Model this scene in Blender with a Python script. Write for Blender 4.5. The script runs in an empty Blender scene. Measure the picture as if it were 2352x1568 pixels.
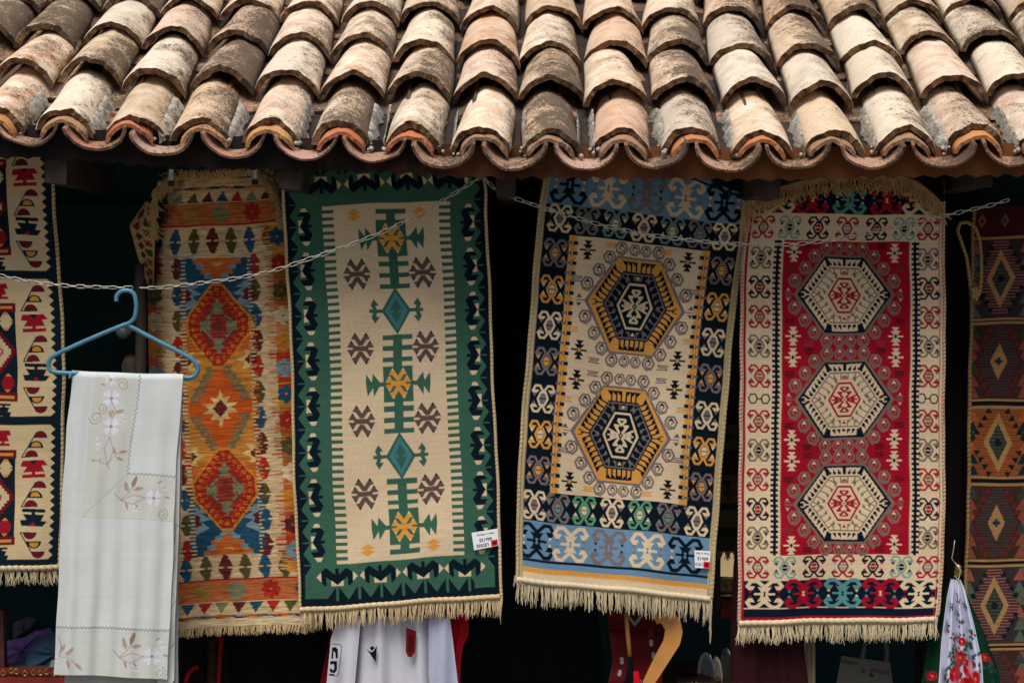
import bpy, math, random
import numpy as np
from mathutils import Vector, Matrix
S = bpy.context.scene
R = math.radians
rnd = random.Random(7)
nrg = np.random.default_rng(7)

# ---------------------------------------------------------------- camera, sky, sun, exposure
CAM_D, FPX, CX, CY, CAM_Z = 5.5, 4240.0, 1176.0, 784.0, 1.9
cam = bpy.data.cameras.new("camera"); camo = bpy.data.objects.new("camera", cam)
S.collection.objects.link(camo); S.camera = camo
cam.sensor_width = 36; cam.lens = FPX/2352*36; cam.clip_start = .1; cam.clip_end = 200
camo.location = (0, -CAM_D, CAM_Z); camo.rotation_euler = (R(90), 0, 0)
cam.dof.use_dof = True; cam.dof.focus_distance = CAM_D+.2; cam.dof.aperture_fstop = 3.2
SUN_EL, SUN_AZ = 58, -22      # azimuth measured from straight behind the camera, negative = left
w = bpy.data.worlds.new("World"); S.world = w; w.use_nodes = True
nt = w.node_tree; bg = nt.nodes["Background"]
sky = nt.nodes.new("ShaderNodeTexSky"); sky.sky_type = 'NISHITA'; sky.sun_disc = False
sky.sun_elevation = R(SUN_EL); sky.sun_rotation = R(180+SUN_AZ)
sky.air_density = 1.0; sky.dust_density = 4.0; sky.ozone_density = 1.0
nt.links.new(sky.outputs[0], bg.inputs[0]); bg.inputs[1].default_value = .055
sl = bpy.data.lights.new("sun", 'SUN'); sl.energy = 3.0; sl.angle = R(34); sl.color = (1, .93, .84)
so = bpy.data.objects.new("sun", sl); S.collection.objects.link(so)
d = Vector((math.sin(R(SUN_AZ))*math.cos(R(SUN_EL)), -math.cos(R(SUN_AZ))*math.cos(R(SUN_EL)), math.sin(R(SUN_EL))))
so.rotation_euler = d.to_track_quat('Z', 'Y').to_euler()
S.view_settings.view_transform = 'Standard'; S.view_settings.look = 'None'
S.view_settings.exposure = .36; S.view_settings.gamma = 1
S.render.engine = 'CYCLES'

# ---------------------------------------------------------------- helpers
def P(px, py, Y=0.0):
    s = (Y+CAM_D)/FPX
    return ((px-CX)*s, Y, CAM_Z-(py-CY)*s)
def lin(c):
    if isinstance(c, str): c = tuple(int(c[i:i+2], 16)/255 for i in (0, 2, 4))
    return tuple(x/12.92 if x <= .04045 else ((x+.055)/1.055)**2.4 for x in c)
def tag(o, label=None, cat=None, group=None, kind=None):
    if label: o["label"] = label
    if cat: o["category"] = cat
    if group: o["group"] = group
    if kind: o["kind"] = kind
    return o
def empty(name, loc, label, cat, group=None):
    o = bpy.data.objects.new(name, None); S.collection.objects.link(o); o.location = loc
    o.empty_display_size = .05
    return tag(o, label, cat, group)
def link(name, me, mats, parent=None):
    o = bpy.data.objects.new(name, me); S.collection.objects.link(o)
    for m in (mats if isinstance(mats, (list, tuple)) else [mats]): me.materials.append(m)
    if parent:
        o.parent = parent; o.matrix_parent_inverse = Matrix.Translation(-Vector(parent.location))
    return o
class MB:
    """collects quads/tris with colours"""
    def __init__(s): s.v = []; s.f = []; s.c = []; s.m = []
    def add(s, vs, fs, col=(.5, .5, .5), mi=0):
        b = len(s.v); s.v += [tuple(v) for v in vs]; s.f += [tuple(i+b for i in f) for f in fs]
        s.c += (list(col) if (len(col) == len(vs) and not isinstance(col[0], (float, int))) else [col]*len(vs)); s.m += [mi]*len(fs)
    def box(s, a, b, col=(.5, .5, .5), mi=0):
        x0, y0, z0 = a; x1, y1, z1 = b
        s.add([(x0,y0,z0),(x1,y0,z0),(x1,y1,z0),(x0,y1,z0),(x0,y0,z1),(x1,y0,z1),(x1,y1,z1),(x0,y1,z1)],
              [(0,3,2,1),(4,5,6,7),(0,1,5,4),(1,2,6,5),(2,3,7,6),(3,0,4,7)], col, mi)
    def tube(s, pts, r, n=6, col=(.5, .5, .5), cap=True, closed=False, mi=0, flat=1.0):
        pts = [Vector(p) for p in pts]; vs = []; m = len(pts); cc = []
        rr = r if isinstance(r, (list, tuple)) else [r]*m
        for i, p in enumerate(pts):
            a = pts[i-1] if (i > 0 or closed) else p; b = pts[(i+1) % m] if (i < m-1 or closed) else p
            t = (b-a).normalized()
            up = Vector((0, -1, 0)) if abs(t.y) < .9 else Vector((0, 0, 1))
            x = t.cross(up).normalized(); y = x.cross(t)
            for k in range(n):
                an = 2*math.pi*k/n; vs.append(p+(x*math.cos(an)+y*math.sin(an)*flat)*rr[i])
                if callable(col): cc.append(col(i, k))
        fs = [(i*n+k, i*n+(k+1) % n, ((i+1) % m)*n+(k+1) % n, ((i+1) % m)*n+k) for i in range(m if closed else m-1) for k in range(n)]
        if cap and not closed: fs += [tuple(range(n))[::-1], tuple((m-1)*n+k for k in range(n))]
        s.add(vs, fs, cc if callable(col) else col, mi)
    def prism(s, poly, Y, th, col=(.5, .5, .5), mi=0, nh=0):
        """poly in photo px -> slab at depth Y"""
        n = len(poly)
        vs = [P(x, y, Y) for x, y in poly]; vs += [(x, yy+th, z) for x, yy, z in vs]
        s.add(vs, [tuple(range(n))[::-1], tuple(range(n, 2*n))]+[(i, (i+1) % n, n+(i+1) % n, n+i) for i in range(n)], col, mi)
    def lathe(s, c, prof, n=16, col=(.5, .5, .5), mi=0):
        vs = [(c[0]+r*math.cos(2*math.pi*k/n), c[1]+r*math.sin(2*math.pi*k/n), c[2]+z) for r, z in prof for k in range(n)]
        fs = [(i*n+k, i*n+(k+1) % n, (i+1)*n+(k+1) % n, (i+1)*n+k) for i in range(len(prof)-1) for k in range(n)]
        s.add(vs, fs, col, mi)
    def build(s, name, mats, parent=None, smooth=True):
        me = bpy.data.meshes.new(name); me.from_pydata(s.v, [], s.f)
        ca = me.color_attributes.new('Col', 'FLOAT_COLOR', 'POINT')
        a = np.ones((len(s.v), 4), np.float32); a[:, :3] = np.array(s.c, np.float32); ca.data.foreach_set('color', a.ravel())
        me.polygons.foreach_set('material_index', s.m)
        if smooth: me.polygons.foreach_set('use_smooth', [True]*len(s.f))
        me.validate(); me.update()
        return link(name, me, mats, parent)

def noise1(n, k, amp, seed=0):
    r = np.random.default_rng(seed); x = np.linspace(0, 1, n); y = np.zeros(n)
    for i in range(1, k+1): y += r.normal()/i**.7*np.sin(2*np.pi*(i*x+r.random()))
    return y*amp

# ---------------------------------------------------------------- materials
def mat(name):
    m = bpy.data.materials.new(name); m.use_nodes = True
    t = m.node_tree; b = t.nodes["Principled BSDF"]
    return m, t, b, (lambda ty, **k: _n(t, ty, **k)), t.links.new
def _n(t, ty, **k):
    n = t.nodes.new(ty)
    for a, v in k.items():
        if a.startswith('i_'):
            key = a[2:]; n.inputs[int(key) if key.isdigit() else key].default_value = v
        else: setattr(n, a, v)
    return n
def mixc(N, L, fac, a, b, mode='MIX'):
    n = N('ShaderNodeMix', data_type='RGBA', blend_type=mode, clamp_factor=True)
    for i, s in ((0, fac), (6, a), (7, b)):
        if hasattr(s, 'links') or hasattr(s, 'is_linked'): L(s, n.inputs[i])
        else: n.inputs[i].default_value = s if i == 0 else (*s, 1)[:4]
    return n.outputs[2]
def ramp(N, L, src, stops):
    n = N('ShaderNodeValToRGB'); L(src, n.inputs[0]); e = n.color_ramp.elements
    while len(e) < len(stops): e.new(.5)
    for el, (p, c) in zip(e, stops):
        el.position = p; el.color = (c, c, c, 1) if isinstance(c, (int, float)) else (*c, 1)
    return n.outputs[0]

def m_cloth(name, rough=.95, weave=520, bump=.25, var=.16, sheen=.2):
    m, t, b, N, L = mat(name)
    a = N('ShaderNodeAttribute', attribute_name='Col'); g = N('ShaderNodeNewGeometry')
    mp = N('ShaderNodeMapping', vector_type='POINT'); L(g.outputs['Position'], mp.inputs[0]); mp.inputs['Scale'].default_value = (.35, .35, 1)
    n1 = N('ShaderNodeTexNoise', i_Scale=weave, i_Detail=2.0); L(mp.outputs[0], n1.inputs['Vector'])
    n2 = N('ShaderNodeTexNoise', i_Scale=9.0, i_Detail=4.0); L(g.outputs['Position'], n2.inputs['Vector'])
    v = N('ShaderNodeMath', operation='MULTIPLY_ADD'); L(n1.outputs[0], v.inputs[0]); v.inputs[1].default_value = var*2; v.inputs[2].default_value = 1-var
    v2 = N('ShaderNodeMath', operation='MULTIPLY_ADD'); L(n2.outputs[0], v2.inputs[0]); v2.inputs[1].default_value = .3; v2.inputs[2].default_value = .85
    mu = N('ShaderNodeMath', operation='MULTIPLY'); L(v.outputs[0], mu.inputs[0]); L(v2.outputs[0], mu.inputs[1])
    vm = N('ShaderNodeVectorMath', operation='SCALE'); L(a.outputs['Color'], vm.inputs[0]); L(mu.outputs[0], vm.inputs['Scale'])
    L(vm.outputs[0], b.inputs['Base Color'])
    b.inputs['Roughness'].default_value = rough; b.inputs['Specular IOR Level'].default_value = .06
    b.inputs['Sheen Weight'].default_value = sheen*.06; b.inputs['Sheen Roughness'].default_value = .6
    bp = N('ShaderNodeBump', i_Strength=bump, i_Distance=.0015); L(n1.outputs[0], bp.inputs['Height']); L(bp.outputs[0], b.inputs['Normal'])
    return m
WOOL = m_cloth('woven_wool', weave=360, var=.22, bump=.35)
LINEN = m_cloth('linen', weave=700, bump=.12, var=.05, sheen=.05)
YARN = m_cloth('yarn', weave=900, bump=.1, var=.2)

def m_solid(name, c1, c2, sc=20, rough=.8, metal=0, bump=.3, spec=.3, stretch=(1, 1, 1), th=(.35, .65), dist=.004, emit=None, trans=0):
    m, t, b, N, L = mat(name); tc = N('ShaderNodeTexCoord')
    mp = N('ShaderNodeMapping'); L(tc.outputs['Object'], mp.inputs[0]); mp.inputs['Scale'].default_value = stretch
    n = N('ShaderNodeTexNoise', i_Scale=float(sc), i_Detail=6.0, i_Roughness=.65); L(mp.outputs[0], n.inputs['Vector'])
    col = mixc(N, L, ramp(N, L, n.outputs[0], [(th[0], 0), (th[1], 1)]), c1, c2)
    L(col, b.inputs['Base Color']); b.inputs['Roughness'].default_value = rough; b.inputs['Metallic'].default_value = metal
    b.inputs['Specular IOR Level'].default_value = spec; b.inputs['Transmission Weight'].default_value = trans
    if bump:
        bp = N('ShaderNodeBump', i_Strength=bump, i_Distance=dist); L(n.outputs[0], bp.inputs['Height']); L(bp.outputs[0], b.inputs['Normal'])
    if emit: b.inputs['Emission Color'].default_value = (*emit[0], 1); b.inputs['Emission Strength'].default_value = emit[1]
    return m
def m_tile(name, edge=False, pan=False, rim=None):
    m, t, b, N, L = mat(name)
    oi = N('ShaderNodeObjectInfo'); tc = N('ShaderNodeTexCoord')
    wv = N('ShaderNodeMath', operation='MULTIPLY', i_1=57.0); L(oi.outputs['Random'], wv.inputs[0])
    def noise(sc, det=4, rough=.6, dist=0.0, vec=None):
        n = N('ShaderNodeTexNoise', noise_dimensions='4D', i_Scale=sc, i_Detail=float(det), i_Roughness=rough, i_Distortion=dist)
        L(vec or tc.outputs['Object'], n.inputs['Vector']); L(wv.outputs[0], n.inputs['W']); return n.outputs[0]
    big = noise(9, 3); mid = noise(34, 5, .65); fine = noise(150, 6, .72); wash = noise(16, 4, .6, .5)
    pale = mixc(N, L, ramp(N, L, wash, [(.36, 0), (.60, 1)]), oi.outputs['Color'], (.84, .74, .60))
    rnd_ = ramp(N, L, oi.outputs['Random'], [(.15, .35), (.85, 1)])
    pale = mixc(N, L, rnd_, oi.outputs['Color'], pale)
    # thin horizontal wash marks and pits
    base = mixc(N, L, ramp(N, L, fine, [(.30, .75), (.46, 0)]), pale, (.30, .20, .13))
    if pan: base = mixc(N, L, ramp(N, L, mid, [(.45, 0), (.7, .55)]), oi.outputs['Color'], (.44, .31, .25))
    if edge: base = mixc(N, L, ramp(N, L, mid, [(.40, 0), (.62, 1)]), (.045, .026, .017), (.21, .105, .052) )
    if rim: base = mixc(N, L, ramp(N, L, mid, [(.38, 0), (.64, 1)]), mixc(N, L, oi.outputs['Random'], rim[0], rim[1]), rim[2])
    # lichen / soot speckle: amount from object alpha, more on flanks
    sx = N('ShaderNodeSeparateXYZ'); L(tc.outputs['Object'], sx.inputs[0])
    ab = N('ShaderNodeMath', operation='MULTIPLY_ADD', i_1=2.2, i_2=.0); L(sx.outputs['X'], ab.inputs[0])
    a1 = N('ShaderNodeMath', operation='ADD'); L(ab.outputs[0], a1.inputs[0]); L(big, a1.inputs[1])
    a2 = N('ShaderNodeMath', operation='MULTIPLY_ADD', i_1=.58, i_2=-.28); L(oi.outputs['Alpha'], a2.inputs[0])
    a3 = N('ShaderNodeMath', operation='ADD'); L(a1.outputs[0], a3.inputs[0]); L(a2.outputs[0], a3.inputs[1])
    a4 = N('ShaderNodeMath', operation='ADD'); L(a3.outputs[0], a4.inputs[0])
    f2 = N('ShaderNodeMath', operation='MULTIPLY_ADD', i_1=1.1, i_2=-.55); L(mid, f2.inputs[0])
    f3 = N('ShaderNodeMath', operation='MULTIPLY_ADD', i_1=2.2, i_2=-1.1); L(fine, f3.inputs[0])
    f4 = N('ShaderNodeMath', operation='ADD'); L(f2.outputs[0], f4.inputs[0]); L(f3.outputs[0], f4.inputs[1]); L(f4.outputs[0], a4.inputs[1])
    dirt_shade = ramp(N, L, a4.outputs[0], [(.61, 0), (.72, .82)])
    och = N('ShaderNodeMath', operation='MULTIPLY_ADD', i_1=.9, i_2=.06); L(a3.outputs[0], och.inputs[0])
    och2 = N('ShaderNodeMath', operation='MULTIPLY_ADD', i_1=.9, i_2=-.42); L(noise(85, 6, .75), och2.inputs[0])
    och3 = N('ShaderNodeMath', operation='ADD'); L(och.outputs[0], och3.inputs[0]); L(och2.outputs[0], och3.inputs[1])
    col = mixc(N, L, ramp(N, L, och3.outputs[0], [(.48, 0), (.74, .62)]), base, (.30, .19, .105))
    col = mixc(N, L, dirt_shade, col, (.050, .040, .032))
    # pale scabs of lichen breaking up the darkest patches
    col = mixc(N, L, ramp(N, L, noise(120, 5, .7), [(.58, 0), (.70, .6)]), col, mixc(N, L, .5, base, (.42, .36, .26)))
    L(col, b.inputs['Base Color']); b.inputs['Roughness'].default_value = .92; b.inputs['Specular IOR Level'].default_value = .15
    bp = N('ShaderNodeBump', i_Strength=.55, i_Distance=.0035); L(a4.outputs[0], bp.inputs['Height'])
    bp2 = N('ShaderNodeBump', i_Strength=.5, i_Distance=.002); L(mid, bp2.inputs['Height']); L(bp.outputs[0], bp2.inputs['Normal'])
    L(bp2.outputs[0], b.inputs['Normal'])
    return m
PEDGE = m_tile('red_clay_rim', rim=((.07, .040, .034), (.20, .085, .055), (.32, .16, .115)))
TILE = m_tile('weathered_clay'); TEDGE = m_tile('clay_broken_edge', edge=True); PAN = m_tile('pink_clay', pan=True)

MORTAR = m_solid('lime_mortar', (.13, .12, .10), (.47, .45, .40), 45, bump=1, dist=.012, th=(.32, .52))
def m_fascia():
    m, t, b, N, L = mat('stained_fascia'); tc = N('ShaderNodeTexCoord'); sx = N('ShaderNodeSeparateXYZ'); L(tc.outputs['Object'], sx.inputs[0])
    n = N('ShaderNodeTexNoise', i_Scale=6.0, i_Detail=6.0, i_Roughness=.65); L(tc.outputs['Object'], n.inputs['Vector'])
    a = N('ShaderNodeMath', operation='MULTIPLY_ADD', i_1=.42, i_2=-.02); L(sx.outputs['X'], a.inputs[0])
    c = N('ShaderNodeMath', operation='ADD'); L(a.outputs[0], c.inputs[0]); L(n.outputs[0], c.inputs[1])
    # rust-red paint survives on the right part of the board, the left is bare and sooty
    L(mixc(N, L, ramp(N, L, c.outputs[0], [(.30, 0), (.62, 1)]), (.010, .009, .009), (.125, .045, .018)), b.inputs['Base Color'])
    b.inputs['Roughness'].default_value = .85; b.inputs['Specular IOR Level'].default_value = .15
    bp = N('ShaderNodeBump', i_Strength=.6, i_Distance=.004); L(n.outputs[0], bp.inputs['Height']); L(bp.outputs[0], b.inputs['Normal'])
    return m
FASCIA = m_fascia()
WOODD = m_solid('dark_timber', (.014, .010, .009), (.045, .030, .024), 12, bump=.6, stretch=(1, 1, .25))
DARK = m_solid('shade_dark_interior', (.017, .045, .052), (.026, .060, .066), 3, bump=.2, spec=.05, rough=1)  # blue-black walls: the shop's gloom and lens veil put into the colour
GROUND = m_solid('stone_paving', (.16, .15, .13), (.27, .25, .22), 4, bump=.5)
CHAINM = m_solid('galvanised_steel', (.30, .29, .26), (.58, .56, .50), 60, rough=.5, metal=.5, bump=.15)
BLUEP = m_solid('blue_plastic', (.040, .155, .24), (.06, .21, .32), 30, rough=.38, bump=.05, spec=.5)
CLIPM = m_solid('clear_clip_plastic', (.62, .64, .63), (.80, .82, .80), 80, rough=.2, bump=.1, spec=.6, trans=.1)
BLACKP = m_solid('black_rubber', (.008, .008, .008), (.02, .02, .02), 30, rough=.5)
BRASS = m_solid('brass', (.25, .16, .05), (.75, .50, .18), 40, rough=.28, metal=1, bump=.4)
WOODO = m_solid('honey_wood', (.34, .15, .035), (.45, .21, .055), 14, rough=.55, bump=.25, stretch=(1, 1, .3))
REDBOX = m_solid('red_lacquer', (.10, .012, .010), (.17, .02, .015), 12, rough=.35)
GLASSY = m_solid('old_glass', (.05, .09, .15), (.25, .30, .34), 45, rough=.12, bump=.5, spec=.8)
LAMPLIT = m_solid('lamp_lit_paper', (.55, .40, .20), (.62, .47, .25), 6, rough=.8, bump=0, emit=((1, .72, .36), .28))  # paper emits by itself, in place of lamplight falling on it

# ---------------------------------------------------------------- woven pattern canvas
class Cv:
    def __init__(s, u0, v0, u1, v1, bgc, step=1.25, ss=2):
        s.step, s.ss, s.u0, s.v0 = step, ss, u0, v0
        s.nu = int(round((u1-u0)/step))+1; s.nv = int(round((v1-v0)/step))+1
        s.h = step/ss; s.W = s.nu*ss; s.H = s.nv*ss
        s.x = u0+(np.arange(s.W)+.5)*s.h-step/2; s.y = v0+(np.arange(s.H)+.5)*s.h-step/2
        s.img = np.empty((s.H, s.W, 3), np.float32); s.img[:] = lin(bgc); s.T()
    def T(s, ox=0, oy=0, sx=1, sy=1, rot=0):
        c, n = math.cos(R(rot)), math.sin(R(rot)); s.M = (c*sx, -n*sy, ox, n*sx, c*sy, oy); return s
    def t(s, pts):
        a, b, c, d_, e, f = s.M
        return [(a*x+b*y+c, d_*x+e*y+f) for x, y in pts]
    def win(s, x0, x1, y0, y1):
        i0 = max(0, int((x0-s.x[0])/s.h)-1); i1 = min(s.W, int((x1-s.x[0])/s.h)+2)
        j0 = max(0, int((y0-s.y[0])/s.h)-1); j1 = min(s.H, int((y1-s.y[0])/s.h)+2)
        return i0, i1, j0, j1
    def poly(s, pts, c):
        q = s.t(pts); xs = [p[0] for p in q]; ys = [p[1] for p in q]
        i0, i1, j0, j1 = s.win(min(xs), max(xs), min(ys), max(ys))
        if i1 <= i0 or j1 <= j0: return s
        X = s.x[i0:i1][None, :]; Y = s.y[j0:j1][:, None]; ins = np.zeros((j1-j0, i1-i0), bool)
        for k in range(len(q)):
            (x1, y1), (x2, y2) = q[k-1], q[k]
            if y1 == y2: continue
            ins ^= ((Y > y1) != (Y > y2)) & (X < (x2-x1)*(Y-y1)/(y2-y1)+x1)
        s.img[j0:j1, i0:i1][ins] = lin(c); return s
    def line(s, pts, w, c, closed=False):
        q = s.t(pts); q = q+[q[0]] if closed else q
        sc = math.sqrt(abs(s.M[0]*s.M[4]-s.M[1]*s.M[3])); w = w*min(1, sc) if sc < 1 else w
        for (x1, y1), (x2, y2) in zip(q, q[1:]):
            i0, i1, j0, j1 = s.win(min(x1, x2)-w, max(x1, x2)+w, min(y1, y2)-w, max(y1, y2)+w)
            if i1 <= i0 or j1 <= j0: continue
            X = s.x[i0:i1][None, :]; Y = s.y[j0:j1][:, None]; dx, dy = x2-x1, y2-y1; l2 = dx*dx+dy*dy+1e-9
            t = np.clip(((X-x1)*dx+(Y-y1)*dy)/l2, 0, 1); dd = (X-x1-t*dx)**2+(Y-y1-t*dy)**2
            s.img[j0:j1, i0:i1][dd < w*w/4] = lin(c)
        return s
    def rect(s, a, b, c_, d_, c): return s.poly([(a, b), (c_, b), (c_, d_), (a, d_)], c)
    def ell(s, x, y, rx, ry, c, a0=0, a1=360):
        return s.poly([(x+rx*math.cos(R(a0+(a1-a0)*k/18)), y+ry*math.sin(R(a0+(a1-a0)*k/18))) for k in range(19)], c)
    def streak(s, amp=.12, jit=0, every=2, seed=1, xs=60):
        r = np.random.default_rng(seed)
        nb = s.H//every+1
        if jit:
            for b in range(nb):
                k = int(round(r.normal()*jit/s.h))
                if k: s.img[b*every:(b+1)*every] = np.roll(s.img[b*every:(b+1)*every], k, axis=1)
        n = r.normal(size=(nb, s.W//xs+2)); n = np.repeat(n, every, 0)[:s.H]
        xi = np.linspace(0, n.shape[1]-1.001, s.W); i = xi.astype(int); f = xi-i
        s.img *= (1+amp*(n[:, i]*(1-f)+n[:, i+1]*f))[..., None].clip(.4, 1.6); return s
    def nodes(s):
        return s.img.reshape(s.nv, s.ss, s.nu, s.ss, 3).mean((1, 3))

def curve(pts, v):
    p = np.array(sorted(pts), float); return np.interp(v, p[:, 0], p[:, 1]), np.interp(v, p[:, 0], p[:, 2])
def smooth(a, k):
    if k < 2: return a
    p = np.pad(a, k, mode='reflect', reflect_type='odd'); c = np.ones(2*k+1)/(2*k+1); return np.convolve(p, c, 'valid')

def sheet(name, cv, Lp, Rp, U, depth, parent=None, material=None, thick=.006, mask=None, sm=30, scale=.80):
    """cloth: rows of the canvas run from curve Lp to curve Rp (both lists of (v, px, py)); depth(u, v, Y-arrays)"""
    u = cv.u0+np.arange(cv.nu)*cv.step; v = cv.v0+np.arange(cv.nv)*cv.step
    lx, ly = curve(Lp, v); rx, ry = curve(Rp, v)
    k = int(sm/cv.step)
    lx, ly, rx, ry = (smooth(a, min(k, len(v)//2-1)) for a in (lx, ly, rx, ry))
    fu = (u/U)[None, :]
    px = lx[:, None]*(1-fu)+rx[:, None]*fu; py = ly[:, None]*(1-fu)+ry[:, None]*fu
    wb = random.Random(int(abs(Lp[0][1]))); w1, w2 = wb.uniform(0, 6.28), wb.uniform(0, 6.28); wk = 1.0 if U > 250 else 0
    wx = lambda uu, vv: wk*(1.3*np.sin(vv*.014+w1+uu*.006)+.6*np.sin(vv*.041+w2-uu*.011))
    wy = lambda uu, vv: wk*(1.4*np.sin(uu*.017+w2+vv*.005)+.7*np.sin(uu*.045+w1+vv*.009))
    uu_, vv_ = u[None, :]+0*px, v[:, None]+0*px
    px = px+wx(uu_, vv_); py = py+wy(uu_, vv_)
    Y = depth(uu_, vv_)
    s = (Y+CAM_D)/FPX
    V = np.stack([(px-CX)*s, Y, CAM_Z-(py-CY)*s], -1).astype(np.float32)
    nu, nv = cv.nu, cv.nv
    idx = np.arange(nu*nv).reshape(nv, nu)
    q = np.stack([idx[:-1, :-1], idx[1:, :-1], idx[1:, 1:], idx[:-1, 1:]], -1).reshape(-1, 4)
    if mask is not None:
        keep = mask(u[None, :-1]+0*px[1:, 1:], v[:-1, None]+0*px[1:, 1:]).reshape(-1); q = q[keep]
    cols = cv.nodes().reshape(-1, 3)*scale
    # coarse back sheet and closing strips
    su = np.unique(np.r_[np.arange(0, nu, 8), nu-1]); sv = np.unique(np.r_[np.arange(0, nv, 8), nv-1])
    B = V[np.ix_(sv, su)].copy(); B[..., 1] += thick; bi = (np.arange(len(su)*len(sv))+nu*nv).reshape(len(sv), len(su))
    qb = np.stack([bi[:-1, :-1], bi[:-1, 1:], bi[1:, 1:], bi[1:, :-1]], -1)
    if mask is not None:
        qb = qb[mask(u[su[:-1]][None, :]+0*B[1:, 1:, 0], v[sv[:-1]][:, None]+0*B[1:, 1:, 0])]
    qb = qb.reshape(-1, 4)
    bc = cv.nodes()[np.ix_(sv, su)].reshape(-1, 3)*scale*.7
    Vs = [V.reshape(-1, 3), B.reshape(-1, 3)]; Cs = [cols, bc]; Qs = [q, qb]; base = nu*nv+len(su)*len(sv)
    for e in ((idx[:, 0],) + (idx[:, -1],)+(idx[-1],)+((idx[0],) if mask is None else ())):
        a = V.reshape(-1, 3)[e].copy(); a[:, 1] += thick; n = len(e); ia = np.arange(n)+base; base += n
        Vs.append(a); Cs.append(cols[e]); Qs.append(np.stack([e[:-1], ia[:-1], ia[1:], e[1:]], -1))
    V = np.concatenate(Vs); C = np.concatenate(Cs); Q = np.concatenate(Qs)
    me = bpy.data.meshes.new(name)
    me.vertices.add(len(V)); me.vertices.foreach_set('co', V.astype(np.float32).ravel())
    me.loops.add(Q.size); me.loops.foreach_set('vertex_index', Q.astype(np.int32).ravel())
    me.polygons.add(len(Q)); me.polygons.foreach_set('loop_start', np.arange(0, Q.size, 4, dtype=np.int32))
    me.polygons.foreach_set('use_smooth', np.ones(len(Q), bool))
    ca = me.color_attributes.new('Col', 'FLOAT_COLOR', 'POINT')
    a = np.ones((len(V), 4), np.float32); a[:, :3] = np.clip(C, .0008, .9); ca.data.foreach_set('color', a.ravel())
    me.update(calc_edges=True)
    o = link(name, me, material or WOOL, parent)
    def at(uu, vv, dy=0.0):
        a_, b_ = np.interp(vv, v, lx), np.interp(vv, v, ly); c_, d_ = np.interp(vv, v, rx), np.interp(vv, v, ry); f = uu/U
        Yd = float(depth(np.array([[float(uu)]]), np.array([[float(vv)]]))[0, 0])
        return P(a_*(1-f)+c_*f+float(wx(uu, vv)), b_*(1-f)+d_*f+float(wy(uu, vv)), Yd+dy)
    return o, at

CREAM = 'd9c3a0'
def fringe(name, at_fn, length, n, parent, col='cbb58e', seed=0, rad=.0013, dirv=(0, 0, -1), wild=.25, clump=9, lv=.25, mt=None):
    """strands knotted along a line; at_fn(t in 0..1) -> point"""
    r = random.Random(seed); mb = MB(); c0 = lin(col); dv = Vector(dirv).normalized()
    off = [(r.gauss(0, 1), r.gauss(0, 1), r.uniform(.9, 1.1)) for _ in range(n//clump+2)]
    for i in range(n):
        t = (i+r.random()*.7)/n; p = Vector(at_fn(min(1, t))); g = off[i//clump]
        tc = ((i//clump+.5)*clump)/n; pc = Vector(at_fn(min(1, tc)))
        Ln = length*g[2]*(1+r.uniform(-lv, lv*.55)); k = 6; pts = []
        a1, a2, a3 = r.gauss(0, 1), r.gauss(0, 1), r.uniform(0, 6.28)
        for j in range(k):
            s = j/(k-1)
            q = p+dv*Ln*s
            q += (pc-p)*(.55*math.sin(s*2.2))
            q += Vector((g[0]*.004*s+a1*wild*.012*s*s+math.sin(s*7+a3)*.0012, g[1]*.003*s+a2*.006*s-.004*s+r.gauss(0, .0006), 0))
            pts.append(q)
        sh = r.uniform(.72, 1.12)
        mb.tube(pts, [rad*1.15]*(k-2)+[rad, rad*.5], 4, tuple(x*sh*.85 for x in c0), cap=False)
    return mb.build(name, mt or YARN, parent)

def cord(name, pts, r, parent, c1='d6c5a4', c2=None, n=8, per=3, mt=None):
    a, b = lin(c1), lin(c2 or c1); mb = MB()
    # resample densely
    P_ = np.array(pts, float); dd = np.r_[0, np.cumsum(np.linalg.norm(np.diff(P_, axis=0), axis=1))]
    m = max(8, int(dd[-1]/(r*.8))); tt = np.linspace(0, dd[-1], m)
    Q = np.stack([np.interp(tt, dd, P_[:, k]) for k in range(3)], 1)
    rr = [r*(1+.12*math.sin(i*1.9)) for i in range(m)]
    def cf(i, k):
        f = ((i*.33+k/n*1.0) % 1) < .42
        return tuple(x*.85 for x in (b if f else a))
    mb.tube([tuple(x) for x in Q], rr, n, cf, cap=True)
    return mb.build(name, mt or YARN, parent)

# ================================================================ SETTING
ground = MB(); ground.box((-30, -30, -.2), (30, 30, 0)); tag(ground.build("ground", GROUND, smooth=False), kind='structure')

# ---------------------------------------------------------------- shop building behind the rugs
shop = empty("shop_building", (0, 1.4, 0), "dark open shop front under the tiled roof, black interior behind the hanging rugs", "building")
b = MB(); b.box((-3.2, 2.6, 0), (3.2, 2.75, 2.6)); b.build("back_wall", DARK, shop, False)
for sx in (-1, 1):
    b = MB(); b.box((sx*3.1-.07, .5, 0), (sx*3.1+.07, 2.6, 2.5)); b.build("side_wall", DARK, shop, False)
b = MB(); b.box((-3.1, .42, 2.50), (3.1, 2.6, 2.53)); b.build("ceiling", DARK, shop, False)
b = MB(); b.box((-3.1, .3, .004), (3.1, 2.6, .1)); b.build("shop_floor", DARK, shop, False)

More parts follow.
